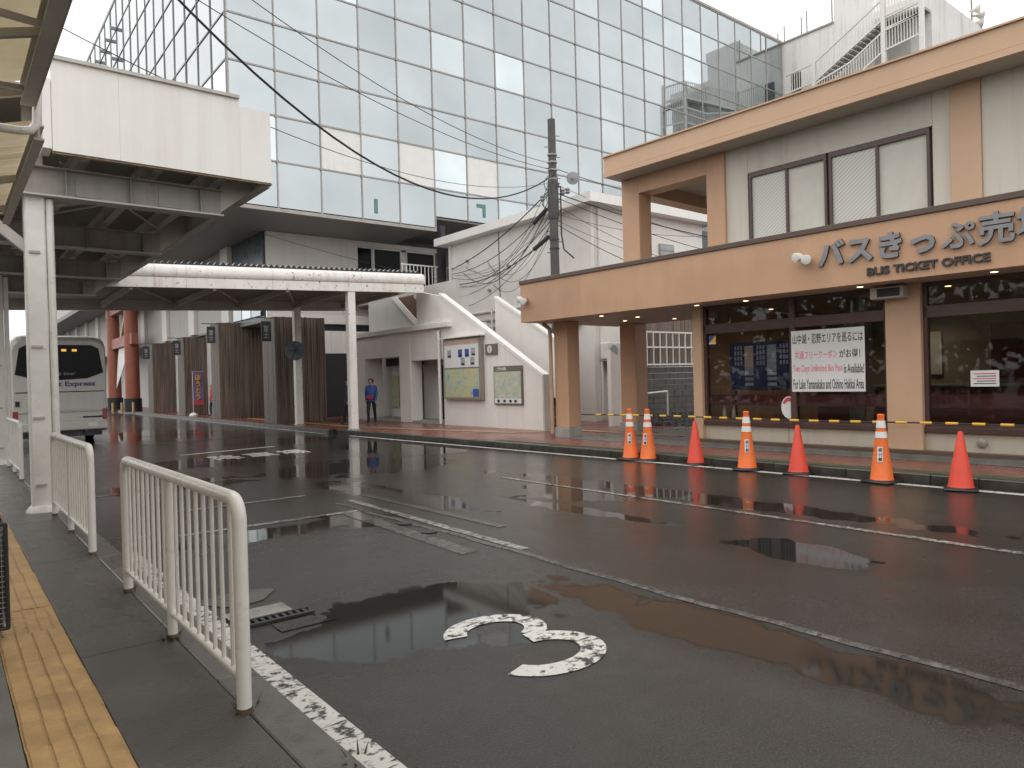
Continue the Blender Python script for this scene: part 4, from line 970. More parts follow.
for k, z in enumerate(ZR[1:]):
    part('transom', MB().box(8.81, 47.4, 27.955, 28.05, z-.045, z-.022), 'mullion_dark', GB); part('transom', MB().box(8.81, 47.4, 27.955, 28.05, z-.02, z+.03), 'mullion', GB)
for i in range(18): part('mullion', MB().box(8.79, 8.90, 28.0+1.83*i-.02, 28.0+1.83*i+.02, 8.62, 24.95), 'mullion_dark', GB)
for k, z in enumerate(ZR[1:]): part('transom', MB().box(8.80, 8.90, 28.04, 59.2, z-.03, z+.03), 'mullion_dark', GB)
nb = MB()
for x in CX[1:16]:
    for z in ZR[1:7]: nb.box(x-.045, x+.045, 27.915, 27.94, z-.07, z+.05)
part('bracket', nb, 'mullion', GB, 'stuff')
fl = MB()
for i in range(11, 18):
    for z in ZR[4:9]: fl.box(8.5, 8.80, 28.0+1.83*i-.05, 28.0+1.83*i+.05, z-.09, z+.09)
part('fin_bracket', fl, 'mullion_dark', GB, 'stuff')
wb('core', 'plaster_grey', GB, 8.95, 47.3, 28.1, 59.2, 9.2, 24.8)
wb('roof_edge', 'mullion', GB, 8.8, 47.5, 27.92, 59.3, 24.95, 25.1)
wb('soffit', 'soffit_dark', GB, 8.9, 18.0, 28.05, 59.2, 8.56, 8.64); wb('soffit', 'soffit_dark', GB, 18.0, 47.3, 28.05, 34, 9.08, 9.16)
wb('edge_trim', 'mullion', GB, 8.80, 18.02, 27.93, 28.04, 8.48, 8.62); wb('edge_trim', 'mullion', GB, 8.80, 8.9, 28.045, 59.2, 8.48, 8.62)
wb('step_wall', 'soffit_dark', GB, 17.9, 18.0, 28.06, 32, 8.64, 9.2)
for (x, z, hk) in ((14.9, 8.95, 0), (20.7, 9.45, 1)):
    b_ = MB().box(x, x+.16, 27.955, 27.975, z, z+.62)
    if hk: b_.box(x-.35, x, 27.955, 27.975, z+.45, z+.62)
    part('green_mark', b_, 'green_mark', GB)
# second-storey wall below the glass
for a, b in ((11.62, 13.4), (13.41, 15.2), (15.21, 16.0)): wb('wall_panel', 'plaster', GB, a, b, 32, 32.2, 4.4, 8.55)
wb('wall_panel', 'plaster', GB, 16.0, 20.6, 32, 32.2, 8.32, 8.55); wb('wall_panel', 'plaster', GB, 16.0, 20.6, 32, 32.2, 4.4, 5.58); wb('wall_panel', 'plaster', GB, 18.47, 18.73, 32.0, 32.2, 5.582, 8.2)
for (a, b, g_) in ((16.05, 16.8, 0), (16.95, 18.4, 0), (18.8, 20.4, 1)):
    w = wb('window', 'white_paint', GB, a-.05, b+.05, 31.97, 32.1, 8.22, 8.3)
    part('frame', MB().box(a-.06, a, 31.97, 32.1, 5.6, 8.22), 'white_paint', w); part('frame', MB().box(b, b+.06, 31.97, 32.1, 5.6, 8.22), 'white_paint', w)
    part('pane', MB().box(a, b, 32.04, 32.06, 5.6, 8.22), 'bus_glass', w)
wb('dark_return', 'teal_wall', GB, 11.5, 11.6, 32.21, 36.5, 4.6, 8.55)
for i in range(12):
    y = 36.6+i*6.2; wb('upper_wall_panel', 'plaster_grey', GB, 11.5, 11.7, y+1.2, y+6.15, 4.6, 8.55); wb('upper_column', 'plaster', GB, 11.3, 11.7, y, y+1.15, 4.6, 8.55)
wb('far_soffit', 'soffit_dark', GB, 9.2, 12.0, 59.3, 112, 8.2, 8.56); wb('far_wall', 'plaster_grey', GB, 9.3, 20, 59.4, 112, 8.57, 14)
wb('back_wall', 'soffit_dark', GB, 18.8, 30, 33.5, 33.7, 0, 9.1)
# ground storey seen behind the timber pillars
wb('ground_wall', 'plaster_grey', GB, 13.3, 13.6, 32.4, 112, .12, 4.6)
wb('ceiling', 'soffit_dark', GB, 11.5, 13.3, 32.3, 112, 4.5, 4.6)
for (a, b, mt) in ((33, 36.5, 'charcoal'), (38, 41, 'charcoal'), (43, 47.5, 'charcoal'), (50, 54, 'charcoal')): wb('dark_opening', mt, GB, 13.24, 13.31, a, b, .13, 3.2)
for y in (36.8, 41.2, 47.8, 54.5): wb('white_column', 'plaster', GB, 11.7, 12.4, y, y+.9, .12, 8.5)
for i in range(3):
    wb('teal_pane', 'facade_glass', GB, 11.40, 11.44, 32.4+i*1.3, 33.6+i*1.3, 4.8, 6.2)
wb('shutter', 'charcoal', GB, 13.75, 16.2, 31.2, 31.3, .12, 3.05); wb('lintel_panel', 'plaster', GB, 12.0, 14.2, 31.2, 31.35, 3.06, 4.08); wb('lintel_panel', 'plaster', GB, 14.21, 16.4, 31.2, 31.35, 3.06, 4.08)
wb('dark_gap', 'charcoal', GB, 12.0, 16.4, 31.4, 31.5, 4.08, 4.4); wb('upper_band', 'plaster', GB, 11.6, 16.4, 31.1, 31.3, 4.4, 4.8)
wb('entrance_side', 'wood_clad', GB, 13.2, 13.7, 31.22, 31.5, .12, 3.05)
wb('landing', 'concrete', GB, 15.6, 20.5, 26.5, 32, 5.25, 5.5)
wb('dark_post', 'charcoal', GB, 17.75, 18.0, 27.2, 27.5, 3, 8.6)
lr = MB()
for i in range(14): lr.box(15.9+i*.19, 15.93+i*.19, 27.48, 27.51, 5.5, 6.75)
lr.box(15.85, 18.5, 27.47, 27.52, 6.75, 6.80)
part('landing_railing', lr, 'white_paint', GB)
# ================================================================== STAIR BLOCK WITH NOTICE BOARDS
SB = thing('stair_building', 'white plaster stair block with sloping parapet and two doorways', 'building', (14.5, 20, 0))
def xprism(name, mat, pts, x0, x1, par=SB): return part(name, MB().prism([(x0, y, z) for y, z in pts], (x1-x0, 0, 0)), mat, par)
xprism('front_wall', 'plaster', [(15.95, .1), (15.95, 1.70), (21.35, 4.62), (22.9, 4.95), (22.9, 3.7), (21.2, 3.7), (21.2, .1)], 13.8, 14.0)
part('parapet_cap', MB().obox((13.9, 15.9, 1.72), (13.9, 21.35, 4.68), .25, .09), 'white_panel', SB)
part('end_post', MB().box(13.79, 14.01, 15.88, 15.945, .1, 1.74), 'plaster_grey', SB)
xprism('rear_parapet', 'plaster', [(17.0, .9), (16.3, 2.40), (20.25, 4.50), (20.25, 2.6)], 15.4, 15.56)
part('parapet_cap', MB().obox((15.48, 16.25, 2.40), (15.48, 20.28, 4.55), .22, .08), 'white_panel', SB)
for i in range(20):
    y = 16.15+i*.30; part('step', MB().box(14.01, 15.39, y, y+.34, max(.1, i*.165-.12), .12+(i+1)*.165), 'concrete_dark', SB)
# doorway half
part('pillar', MB().box(13.8, 14.3, 23.46, 24.28, .12, 3.5, .01), 'plaster', SB)
part('pillar', MB().box(13.8, 14.6, 27.1, 27.9, .12, 3.5, .01), 'plaster', SB)
part('lintel', MB().box(13.82, 14.1, 21.21, 23.455, 2.42, 3.5), 'plaster', SB); part('lintel', MB().box(13.82, 14.1, 24.285, 27.095, 2.62, 3.5), 'plaster', SB)
part('ledge', MB().box(13.62, 15.3, 20.6, 28.0, 3.502, 3.68, .01), 'plaster', SB)
part('recess_wall', MB().box(15.0, 15.2, 21.2, 28, .12, 3.5), 'plaster', SB); part('recess_floor', MB().box(13.82, 15.0, 21.2, 28, .1, .2), 'concrete', SB)
part('recess_side', MB().box(14.0, 15.0, 21.25, 21.4, .2, 3.5), 'plaster', SB)
part('door', MB().box(14.94, 14.995, 22.1, 23.1, .2, 2.25), 'charcoal', SB); part('door', MB().box(14.93, 14.995, 24.5, 25.35, .2, 2.2), 'wall_room', SB)
part('door_panel', MB().box(14.90, 14.995, 25.4, 26.0, .3, 2.3), 'sign_white', SB); part('transom_box', MB().box(14.5, 14.9, 24.3, 26.6, 2.3, 2.6), 'charcoal', SB)
part('poster', MB().box(14.9, 14.93, 26.3, 26.9, .6, 1.9), 'map_colour', SB)
# wall and slanted stringer above the ledge
part('upper_wall', MB().box(14.5, 14.65, 21.3, 28, 3.681, 5.25), 'plaster_grey', SB)
xprism('stringer', 'plaster', [(25.9, 5.05), (25.5, 5.05), (23.5, 3.69), (23.9, 3.69)], 14.42, 14.49)
xprism('brown_soffit', 'red_rust', [(25.4, 5.0), (24.0, 5.0), (22.2, 3.70), (23.5, 3.70)], 14.46, 14.495)
part('flood_lamp', MB().lathe([(.05, 0), (.12, .1), (.12, .14)], (14.3, 23.6, 4.9), 12, (-.7, -.5, -.3)), 'spot_white', SB)
part('downpipe', MB().tube([(14.05, 21.42, 3.45), (13.8, 21.40, 3.42), (13.72, 21.36, 3.35), (13.72, 21.34, 3.2), (13.72, 21.33, .15)], .055, 10), 'white_paint', SB)
# notice boards on the wall
nb_ = thing('notice_board', 'tall framed information board with pictures above a coloured map', 'notice board', (13.72, 19.9, 1.0))
part('case', MB().box(13.66, 13.795, 18.78, 20.98, 1.0, 3.06, .01), 'frame_metal', nb_)
part('upper_sheet', MB().box(13.650, 13.659, 18.9, 20.9, 2.08, 3.0), 'sign_white', nb_); part('header_strip', MB().box(13.645, 13.6495, 18.9, 20.9, 2.84, 3.0), 'cell_pink', nb_)
part('map_sheet', MB().box(13.650, 13.659, 18.9, 20.9, 1.08, 2.02), 'map_colour', nb_); part('blue_panel', MB().box(13.645, 13.6495, 18.92, 19.24, 1.1, 1.36), 'ink_blue', nb_)
part('hood', MB().box(13.55, 13.795, 18.7, 21.05, 3.07, 3.11), 'white_paint', nb_)
for (y, z) in ((20.6, 2.42), (19.95, 2.42), (19.55, 2.42), (19.2, 2.44), (19.8, 2.14), (19.25, 2.14)):
    p_ = part('picture', MB().box(13.643, 13.6495, y-.13, y+.10, z, z+.26), 'ink_blue' if int(y*10) % 2 else 'cell_grey', nb_)
    part('caption', MB().box(13.641, 13.643, y-.12, y+.06, z+.02, z+.08), 'ink', p_)
mp_ = thing('map_board', 'smaller framed green area map on the sloping stair wall', 'map board', (13.76, 17.5, .86))
part('frame', MB().box(13.74, 13.795, 16.82, 18.24, .86, 2.06, .01), 'map_frame', mp_); part('map_sheet', MB().box(13.732, 13.739, 16.87, 18.19, 1.06, 1.88), 'map_green', mp_)
part('legend', MB().box(13.732, 13.739, 16.87, 18.19, .90, 1.055), 'sign_white', mp_)
part('title', text_mb('ご案内図', (13.738, 18.1, 1.92), (0, -1, 0), (0, 0, 1), height=.1, width=.5, depth=.003, bold=.02), 'sign_white', mp_)
for y in (18.0, 17.7, 17.4, 17.15): part('symbol', MB().box(13.728, 13.732, y-.07, y+.05, .93, 1.01), 'ink', mp_)
isg = thing('information_sign', 'brown projecting sign with a white circled letter i', 'sign', (13.7, 18.3, 2.45))
part('plate', MB().box(13.75, 13.795, 18.05, 18.66, 2.45, 2.78), 'map_frame', isg)
part('disc', MB().lathe([(.12, 0), (.12, .006)], (13.75, 18.42, 2.615), 20, (-1, 0, 0)), 'sign_white', isg)
part('letter', text_mb('i', (13.743, 18.44, 2.54), (0, -1, 0), (0, 0, 1), height=.15, width=.035, depth=.004, bold=.03), 'ink', isg)
# ================================================================== WHITE BUILDING BEHIND
WB = thing('white_building', 'white two storey building with overhanging flat roof behind the utility pole', 'building', (19, 21, 0))
WX, WY, WH = 17.6, 17.6, 7.52
ys_ = [WY, 19.8, 22.0, 24.2, 26.4]
for a, b in zip(ys_, ys_[1:]): wb('wall_panel', 'plaster', WB, WX, WX+.15, a+.003, b-.003, .1, WH)
xs_ = [WX+.16, 19.6, 21.6, 23.75]
for a, b in zip(xs_, xs_[1:]): wb('wall_panel', 'plaster', WB, a+.003, b-.003, WY, WY+.15, .1, WH)
wb('roof_slab', 'white_panel', WB, WX-.48, 24.2, WY-.48, 26.8, WH, WH+.32); wb('roof_deck', 'concrete', WB, WX-.3, 24.1, WY-.3, 26.7, WH+.32, WH+.37)
wb('corner_pipe', 'white_paint', WB, WX-.1, WX, 26.1, 26.2, .1, WH)
part('downpipe', MB().tube([(WX+.3, WY-.08, WH-.05), (WX+.3, WY-.08, .2)], .05, 8), 'white_paint', WB)
w = wb('window', 'frame_metal', WB, 21.1, 21.95, WY-.05, WY, 5.2, 6.55); part('pane', MB().box(21.15, 21.9, WY-.07, WY-.05, 5.25, 6.5), 'cell_grey', w)
for i in range(5): part('louvre', MB().box(21.15, 21.9, WY-.09, WY-.071, 5.3+i*.25, 5.33+i*.25), 'frame_metal', w)
wb('teal_end', 'teal_wall', WB, 23.76, 25.0, WY+.3, WY+.4, .1, 7.4)
for z in (3.75, 4.05, 4.4): part('wall_conduit', MB().tube([(WX-.06, 18.0, z), (WX-.06, 25.5, z)], .05, 8), 'plaster_grey' if z < 4.3 else 'white_paint', WB)
wb('ledge', 'plaster_grey', WB, WX-.18, WX, 18.2, 25, 3.45, 3.6)
wb('vent_louvre', 'cell_grey', WB, WX-.08, WX-.001, 20.9, 22.3, 3.62, 4.35)
part('wall_post', MB().tube([(WX-.2, 23.1, 3.6), (WX-.2, 23.1, 4.75)], .04, 8), 'white_paint', WB)
for (y, z) in ((24.9, 6.6), (23.4, 5.2), (22.1, 6.0)): part('wall_hook', MB().box(WX-.12, WX, y-.05, y+.05, z, z+.1), 'frame_metal', WB)
part('wall_cable', MB().tube([(WX-.03, 22.75, WH), (WX-.03, 22.75, 3.7)], .014, 6), 'cable', WB); part('wall_cable', MB().tube([(WX-.03, 19.3, WH), (WX-.03, 19.3, 4.4)], .012, 6), 'cable', WB)
ac = thing('outdoor_unit', 'white box unit on the wall seen between the tan columns', 'air conditioner', (18.1, 17.4, 2.2)); part('case', MB().box(17.8, 18.5, 17.15, 17.5, 2.25, 2.8, .02), 'white_paint', ac); part('grille', MB().lathe([(.2, 0), (.2, .01)], (18.1, 17.15, 2.52), 16, (0, -1, 0)), 'cell_grey', ac); part('bracket', MB().box(17.85, 18.45, 17.2, 17.59, 2.18, 2.25), 'steel_grey', ac)
cj = thing('pipe_rack', 'weathered pipes along the white wall between the tan columns', 'pipes', (18.6, 17.5, 2.0))
for k_, z in enumerate((2.02, 2.22, 2.45)): part('pipe', MB().tube([(18.55, 17.5, z), (20.4, 17.5, z)], .045, 8), ('plaster_grey', 'concrete', 'white_paint')[k_], cj)
part('pipe', MB().tube([(18.55, 17.45, .2), (18.55, 17.45, 2.7)], .06, 8), 'plaster_grey', cj)
bw = thing('block_wall', 'dark block retaining wall behind the passage', 'wall', (19, 15.8, .1))
for r_ in range(9):
    for c_ in range(12):
        x = 17.0+c_*.42+(.21 if r_ % 2 else 0); part('block', MB().box(x+.006, x+.414, 15.75+random.uniform(-.01, .01), 15.95, .12+r_*.2, .312+r_*.2), 'concrete_dark', bw)
part('slat_backing', MB().box(17.8, 21.6, 15.86, 15.92, 1.93, 3.6), 'wood_clad', bw)
fe = thing('white_fence', 'white barred fence on the dark wall behind the passage', 'fence', (19.4, 15.7, 1.95))
for x in [18.1+i*.33 for i in range(9)]: part('bar', MB().box(x, x+.035, 15.68, 15.72, 1.95, 3.05), 'white_paint', fe)
for z in (1.98, 2.55, 3.05): part('rail', MB().box(17.9, 21.3, 15.675, 15.725, z, z+.05), 'white_paint', fe)
ps = solo('sloping_wall', MB().prism([(16.05, 15.35, .12), (16.05, 15.35, 2.45), (16.95, 15.35, 1.95), (16.95, 15.35, .12)], (0, .15, 0)), 'plaster', 'stained white sloping wall end seen between the tan columns', 'wall', (16.4, 15.4, .12))
hr = thing('hand_rail', 'single white hand rail between the tan columns', 'rail', (17.5, 15.3, .1)); part('rail', MB().tube([(16.96, 15.3, 1.05), (18.6, 15.3, 1.12)], .03, 8), 'white_paint', hr); part('post', MB().tube([(18.6, 15.3, .12), (18.6, 15.3, 1.12)], .03, 8), 'white_paint', hr); part('post', MB().tube([(17.0, 15.3, .12), (17.0, 15.3, 1.05)], .03, 8), 'white_paint', hr)
gvl = MB()
for i in range(420):
    x, y = random.uniform(16.9, 21), random.uniform(13.2, 15.7); s_ = random.uniform(.04, .11); z = .12+random.uniform(0, .05)+max(0, (y-14))*.12
    gvl.box(x, x+s_, y, y+s_*.9, z-.1, z+s_*.6)
solo('rubble', gvl, 'stone_gravel', 'grey stones heaped behind the passage', 'stones', kind='stuff')
# ================================================================== WHITE CONCRETE ANNEX, UPPER RIGHT
AN = thing('annex_building', 'weathered white concrete annex with outdoor stairs above the office roof', 'building', (50, 22, 0))
wb('main_wall', 'wing_white', AN, 47.5, 64, 24.2, 45, 0, 24.9); wb('tower', 'wing_white', AN, 47.52, 64, 21.6, 24.198, 0, 26.6); wb('near_wall', 'wing_white', AN, 47.5, 75, 18.15, 21.598, 0, 24.5)
wb('roof_cap', 'concrete', AN, 47.4, 64, 24.21, 28.1, 24.9, 25.0)
wb('door', 'charcoal', AN, 47.44, 47.49, 26.6, 27.3, 20.2, 22.5); wb('dark_recess', 'plaster_grey', AN, 47.40, 47.49, 19.4, 21.5, 20.2, 24.0)
for x in (52, 58): wb('pilaster', 'wing_white', AN, x, x+.25, 18.05, 18.15, 0, 24.4)
def stair_rail(pts, h, nm):
    bl = MB(); rl = MB()
    for (y0, z0), (y1, z1) in zip(pts, pts[1:]):
        n = max(2, int(abs(y1-y0)/.17))
        for i in range(n):
            y = y0+(y1-y0)*i/n; z = z0+(z1-z0)*i/n; bl.box(46.28, 46.32, y-.02, y+.02, z, z+h)
        for dz in (0, h): rl.obox((46.3, y0, z0+dz), (46.3, y1, z1+dz), .09, .10)
    part('baluster_run', bl, 'white_paint', AN, 'stuff'); part('hand_rail', rl, 'white_paint', AN)
stair_rail([(27.1, 20.8), (25.0, 20.95), (20.45, 23.3), (18.2, 23.5)], 1.25, 'a')
stair_rail([(25.0, 19.6), (22.5, 20.2), (20.45, 21.35), (18.2, 21.6)], 1.2, 'b')
stair_rail([(20.45, 22.65), (18.2, 22.8)], .8, 'c')
for y, a, b in ((25.0, 18, 22.3), (20.45, 18, 24.6), (18.25, 18, 25.0)): wb('stair_post', 'white_paint', AN, 46.2, 46.45, y-.12, y+.12, a, b)
for i in range(16):
    y = 25-i*.285; wb('step', 'concrete', AN, 46.35, 47.4, y-.3, y, 20.9+i*.145, 21.0+i*.145)
wb('landing', 'concrete', AN, 46.35, 47.45, 18.2, 20.44, 23.1, 23.25); wb('landing', 'concrete', AN, 46.35, 47.45, 25.01, 27.1, 20.6, 20.75)
for (y, h) in ((27.9, 1.2), (26.6, 1.3), (26.2, 1.6), (24.4, 1.6), (28.4, .9)): part('antenna_rod', MB().tube([(47.7, y, 24.9), (47.7, y, 25.0+h)], .05, 6), 'mullion_dark', AN)
lc = thing('loudspeaker_cluster', 'cluster of grey horn loudspeakers on the annex roof edge', 'loudspeakers', (55.5, 18.3, 24.4))
part('mast', MB().tube([(55.2, 18.6, 24.3), (55.2, 18.6, 26.4)], .06, 8), 'mullion_dark', lc)
for (x, z, ax) in ((54.4, 26.2, (-.8, -.4, .1)), (54.9, 25.5, (.3, -.9, 0)), (55.5, 25.3, (.6, -.7, -.1)), (55.4, 24.8, (.5, -.8, -.1))):
    hn = part('horn', MB().lathe([(.05, -.35), (.08, -.2), (.14, .0), (.32, .28), (.30, .29)], (x, 18.3, z), 14, ax), 'steel_light', lc)
    part('arm', MB().tube([(55.2, 18.6, z), (x, 18.35, z)], .04, 6), 'mullion_dark', hn)
# ================================================================== UTILITY POLE AND CABLES
PX, PY = 16.1, 17.82
UP = thing('utility_pole', 'dark concrete utility pole standing behind the ticket office fascia', 'utility pole', (PX, PY, .1))
part('pole', MB().tube([(PX, PY, .1), (PX, PY, 10.2)], .17, 16, r1=.125), 'pole_grey', UP)
for z in (9.0, 8.75, 8.5, 8.2, 7.6, 7.3, 6.9, 6.2, 5.9): part('band', MB().lathe([(.165, 0), (.165, .05)], (PX, PY, z), 14), 'steel_plate' if z > 7 else 'box_dark', UP)
for i in range(12): part('step_bolt', MB().tube([(PX, PY, 5.8+i*.35), (PX+.26*(1 if i % 2 else -1)*.8, PY-.26*(1 if i % 2 else -1)*.6, 5.8+i*.35)], .012, 5), 'box_dark', UP)
for (dx, dy, z) in ((.25, -.2, 7.7), (.42, -.25, 7.75), (.3, .1, 8.0), (-.3, .2, 7.5)): part('insulator', MB().lathe([(.04, 0), (.09, .05), (.05, .1), (.09, .15), (.04, .2)], (PX+dx, PY+dy, z), 10), 'mullion_dark', UP)
part('cable_riser', MB().tube([(PX+.2, PY-.15, 8.0), (PX+.19, PY-.15, 6.4), (PX+.24, PY-.2, 5.9), (PX+.5, PY-.4, 5.6)], .025, 6), 'cable', UP)
part('reel', MB().lathe([(.20, 0), (.22, .03), (.15, .04), (.05, .05), (.05, .1)], (PX+.72, PY-.2, 8.32), 16, (-.6, -.8, 0)), 'mullion_dark', UP)
part('guard_coil', MB().lathe([(.15, 0), (.185, .2), (.18, 1.2), (.15, 1.4)], (PX, PY, 6.9), 12), 'pole_grey', UP)
def cable(a, b, sagv, r, label, n=22, blob=None, grp='overhead cables'):
    a, b = Vector(a), Vector(b); pts = [a.lerp(b, i/n)-Vector((0, 0, sagv*4*(i/n)*(1-i/n))) for i in range(n+1)]
    t_ = thing('overhead_cable', label, 'cable', tuple(a), grp); part('wire', MB().tube(pts, r, 6), 'cable', t_)
    if blob:
        i0, i1 = blob; part('splice_box', MB().tube([a.lerp(b, i0)-Vector((0, 0, sagv*4*i0*(1-i0))), a.lerp(b, i1)-Vector((0, 0, sagv*4*i1*(1-i1)))], .075, 8), 'box_dark', t_)
pt = lambda z: (PX-.05, PY-.1, z)
far1 = pix(150, -30, 11)
cable(pt(8.35), far1, 1.9, .022, 'thick black cable sagging across the glass facade to upper left')
cable(pt(8.7), pix(225, -20, 13), .5, .009, 'thin wire crossing the glass facade, upper of two')
cable(pt(8.5), pix(182, -10, 13), .45, .009, 'thin wire crossing the glass facade, lower of two')
cable(pt(8.1), pix(28, 10, 9), .9, .007, 'faint wire running from the pole past the white canopy panel')
wl = lambda y, z: (17.55, y*1.06, z*1.06-.1)
cable(pt(8.0), wl(24.6, 6.2), .3, .020, 'uppermost cable from the pole across the white building wall')
cable(pt(7.5), wl(24.6, 6.0), .5, .014, 'cable with an upper dark splice box below the uppermost', blob=(.06, .16))
cable(pt(7.0), wl(24.6, 5.85), .75, .012, 'middle cable over the white building wall')
cable(pt(6.5), wl(24.7, 5.6), .5, .020, 'cable with a lower dark splice box', blob=(.05, .16))
cable(pt(7.3), wl(24.7, 5.7), 1.1, .010, 'slack thin cable drooping over the white wall')
cable(pt(6.9), wl(23.5, 4.6), .5, .010, 'thin cable running down to the stair parapet')
cable(pt(7.8), wl(24.6, 5.5), 1.0, .010, 'second slack cable looping over the white wall')
cable((PX+.1, PY-.1, 7.75), (25, 14.7, 6.2), .25, .018, 'cable leading right from the pole behind the balcony')
cable((PX+.1, PY-.1, 7.6), (25, 14.5, 5.5), .3, .012, 'lower cable leading right behind the balcony')
cable((PX+.1, PY, 8.6), (23.2, 17.2, 8.0), .1, .012, 'cable from the pole top to the white roof')
cable((PX+.1, PY-.1, 6.7), (20.0, 16.2, 5.0), .12, .012, 'short cable from the pole to the office roof side')
cable((17.5, 26.1, 5.9), (11.0, 32, 8.5), .1, .010, 'pale wire rising under the glass building soffit')
random.seed(5)
for i in range(9):
    z0 = random.uniform(6.3, 8.6); y1 = random.uniform(21.5, 24.6)
    cable(pt(z0), wl(y1, random.uniform(4.9, 6.2)), random.uniform(.3, 1.5), random.choice((.007, .009, .012)), 'thin slack wire in the tangle between pole and white wall', grp='tangle of thin wires left of the pole')
for i in range(4):
    cable((PX+.1, PY-.1, random.uniform(6.8, 8.3)), (random.uniform(21, 24), random.uniform(14.4, 15.2), random.uniform(4.6, 6.6)), random.uniform(.15, .5), .008, 'thin wire fanning out right of the pole towards the white wall', grp='thin wires right of the pole')
for i in range(7):
    a = random.uniform(0, 6.28); r_ = random.uniform(.14, .28); z = random.uniform(7.2, 8.5)
    part('cable_loop', MB().tube([(PX+.12*math.cos(a)+r_*math.cos(a)*math.sin(t_*.35), PY+.12*math.sin(a)+r_*math.sin(a)*math.sin(t_*.35), z-t_*.07) for t_ in range(9)], .012, 5), 'cable', UP)
# ================================================================== PEOPLE
def person(label, loc, face, top, legs, stride=.12, bag=None):
    rt = thing('person', label, 'person', loc)
    J = {'pel': (0, 0, .93, .13), 'wai': (0, .0, 1.07, .125), 'che': (0, -.01, 1.27, .15), 'nek': (0, .01, 1.42, .055), 'hd1': (0, .03, 1.49, .07), 'hd2': (0, .035, 1.57, .085), 'hd3': (0, .02, 1.62, .06), 'nose': (0, .135, 1.535, .012), 'chin': (0, .085, 1.475, .035)}
    E_ = [('pel', 'wai'), ('wai', 'che'), ('che', 'nek'), ('nek', 'hd1'), ('hd1', 'hd2'), ('hd2', 'hd3'), ('hd2', 'nose'), ('hd1', 'chin')]
    for s_, q in ((-1, 'l'), (1, 'r')):
        k = stride*s_
        J.update({'sh'+q: (.17*s_, -.01, 1.36, .068), 'el'+q: (.205*s_, -.03-k*.3, 1.10, .055), 'wr'+q: (.20*s_, .05-k*.8, .88, .036), 'pa'+q: (.20*s_, .07-k*.9, .82, .034)})
        E_ += [('che', 'sh'+q), ('sh'+q, 'el'+q), ('el'+q, 'wr'+q), ('wr'+q, 'pa'+q)]
        for f_, (dx, dy, dz) in enumerate(((-.008, .035, -.045), (-.004, .03, -.085), (0, .012, -.095), (.002, -.006, -.088), (.002, -.022, -.07))):
            J['f%d%s' % (f_, q)] = (.20*s_+dx*s_, .07-k*.9+dy, .82+dz, .009); E_.append(('pa'+q, 'f%d%s' % (f_, q)))
        J.update({'hi'+q: (.09*s_, 0, .87, .095), 'kn'+q: (.10*s_, .03+k*.7, .49, .066), 'an'+q: (.10*s_, -.03+k*1.2, .09, .046), 'to'+q: (.115*s_, .12+k*1.2, .045, .042)})
        E_ += [('pel', 'hi'+q), ('hi'+q, 'kn'+q), ('kn'+q, 'an'+q), ('an'+q, 'to'+q)]
    ks_ = list(J); me = bpy.data.meshes.new('body'); me.from_pydata([J[k][:3] for k in ks_], [(ks_.index(a), ks_.index(b)) for a, b in E_], [])
    o = bpy.data.objects.new('body', me); COL.objects.link(o)
    md = o.modifiers.new('s', 'SKIN'); md.use_smooth_shade = True
    for i, k in enumerate(ks_):
        sv = me.skin_vertices[0].data[i]; r_ = J[k][3]; sv.radius = (r_*(1.25 if k in ('che', 'wai', 'pel') else 1), r_); sv.use_root = (k == 'pel')
    o.modifiers.new('u', 'SUBSURF').render_levels = 1; o.modifiers['u'].levels = 1
    m2 = bpy.data.meshes.new_from_object(o.evaluated_get(bpy.context.evaluated_depsgraph_get()))
    bpy.data.objects.remove(o); m2.name = 'body'
    m2.materials.clear()
    for k in (top, legs, 'skin', 'charcoal'): m2.materials.append(MATS[k])
    for p in m2.polygons:
        c = p.center; p.use_smooth = True
        p.material_index = 2 if c.z > 1.43 or (abs(c.x) > .165 and c.z < .865 and c.z > .6) else 3 if c.z < .085 else 0 if c.z > .84 else 1
    b_ = bpy.data.objects.new('body', m2); COL.objects.link(b_); b_.parent = rt
    BASE[rt.name] = (0, 0, 0)
    hair = MB(); pr = [(.002, .115), (.05, .108), (.085, .075), (.102, .03), (.104, -.02), (.09, -.07)]
    hair.lathe(pr[::-1], (0, -.005, 1.575), 16)
    hair.v = [(x, y-.01 if z < 1.58 else y, z) if y < .055 else (x, .055, max(z, 1.60)) for x, y, z in hair.v]
    part('hair', hair, 'hair', rt)
    part('jacket_hem', MB().lathe([(.165, .82), (.16, .88), (.15, 1.0), (.145, 1.05)], (0, 0, 0), 18), top, rt)
    for s_ in (-1, 1): part('eye', MB().lathe([(.004, 0), (.009, .004), (.004, .008)], (.033*s_, .108, 1.555), 8, (0, 1, 0)), 'ink', rt)
    if bag: part('waist_bag', MB().box(-.13, .13, .12, .22, .90, 1.06, .03), bag, rt)
    rt.rotation_euler = (0, 0, face)
    return rt
person('person in blue jacket and black trousers standing by the white doorway', (12.67, 24.45, .125), R(140), 'jacket_blue', 'trousers', bag='bag_red')
person('person in dark clothes mostly hidden behind the front canopy post', (11.98, 24.9, .125), R(100), 'jacket_dark', 'trousers', .16)
person('person in red jacket and blue trousers beside the banner flag', (10.95, 38.4, .125), R(95), 'jacket_red', 'jeans', .08)
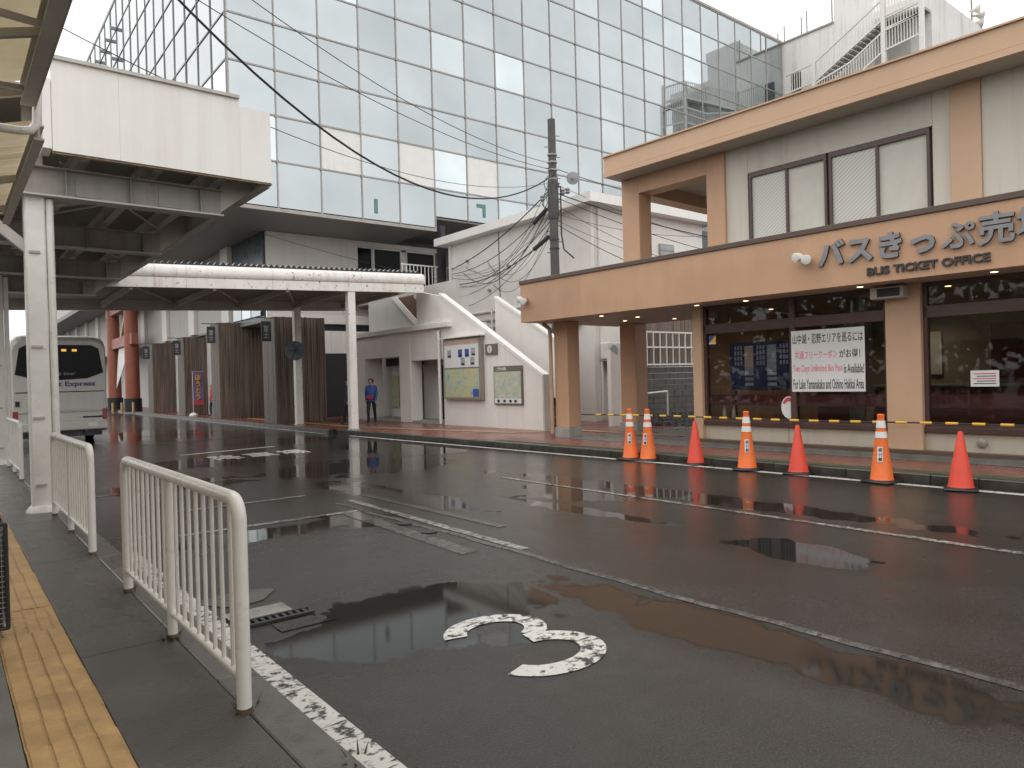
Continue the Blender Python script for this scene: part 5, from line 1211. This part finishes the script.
# ================================================================== BANNER FLAGS
def nobori(x, y, h, w, label, cloth, txt, ink):
    r_ = thing('banner_flag', label, 'flag', (x, y, .12), 'upright banner flags at the station')
    part('stand', MB().lathe([(.22, .12), (.22, .2), (.08, .3)], (x, y, 0), 14), 'sign_white', r_)
    part('pole', MB().tube([(x, y, .2), (x, y, h)], .015, 6), 'white_paint', r_); part('arm', MB().tube([(x, y, h-.02), (x+w, y, h-.02)], .01, 6), 'white_paint', r_)
    c = MB(); n = 12
    P = [(x+.02+w*i/2, y-.03*math.sin(j*.7+i), h-.04-(h-.75)*j/n) for j in range(n+1) for i in range(3)]
    c.poly(P, [(j*3+i, j*3+i+1, j*3+i+4, j*3+i+3) for j in range(n) for i in range(2)], True)
    part('cloth', c, cloth, r_); part('foot_band', MB().box(x+.02, x+w, y-.05, y-.045, .72, .95), 'ink_red', r_)
    part('characters', text_mb('\n'.join(txt), (x+.12, y-.06, 1.0), (1, 0, 0), (0, 0, 1), height=h-1.2, width=w*.55, depth=.004, bold=.03), ink, r_)
nobori(10.55, 40.5, 2.5, .52, 'purple banner flag with yellow characters and red foot', 'purple', 'ほうとう', 'ink_yellow')
nobori(11.2, 52.6, 2.6, .5, 'pale blue and white banner flag near the torii', 'cell_grey', 'うどん', 'ink_blue')

# ================================================================== WOODED STRIP BEHIND THE PLATFORM (mirrored in the office windows)
wv = MB(); random.seed(11)
for i in range(46):
    y = -46+i*2.6+random.uniform(-.8, .8); x = -17+random.uniform(-3.5, 3.5); h = random.uniform(6.5, 10.5)
    wv.tube([(x, y, -.05), (x+.1, y, h*.7)], .16, 6)
    for k in range(150):
        a, e = random.uniform(0, 6.283), random.uniform(-.9, 1); r_ = random.uniform(.3, 1)**.5*2.3*math.sqrt(max(0, 1-e*e*.8)); c = Vector((x+r_*math.cos(a), y+r_*math.sin(a), h*.62+e*h*.38))
        u_ = Vector((random.gauss(0, 1), random.gauss(0, 1), random.gauss(0, 1))).normalized()*random.uniform(.25, .55); w_ = u_.cross(Vector((random.gauss(0, 1), random.gauss(0, 1), random.gauss(0, 1)))).normalized()*random.uniform(.2, .4)
        wv.poly([c-u_, c+w_, c+u_, c-w_], [(0, 1, 2, 3)])
for k in range(5200):
    c = Vector((-12+random.uniform(-1.2, 1.2), random.uniform(-46, 74), random.uniform(0, 4.2)))
    u_ = Vector((random.gauss(0, 1), random.gauss(0, 1), random.gauss(0, 1))).normalized()*random.uniform(.25, .5); w_ = u_.cross(Vector((random.gauss(0, 1), random.gauss(0, 1), random.gauss(0, 1)))).normalized()*random.uniform(.2, .4)
    wv.poly([c-u_, c+w_, c+u_, c-w_], [(0, 1, 2, 3)])
pm('foliage', (.05, .06, .03), .6, .4, 1.5)
solo('woods', wv, 'foliage', 'dark belt of trees behind the platform, mirrored in the office windows', 'trees', kind='stuff')
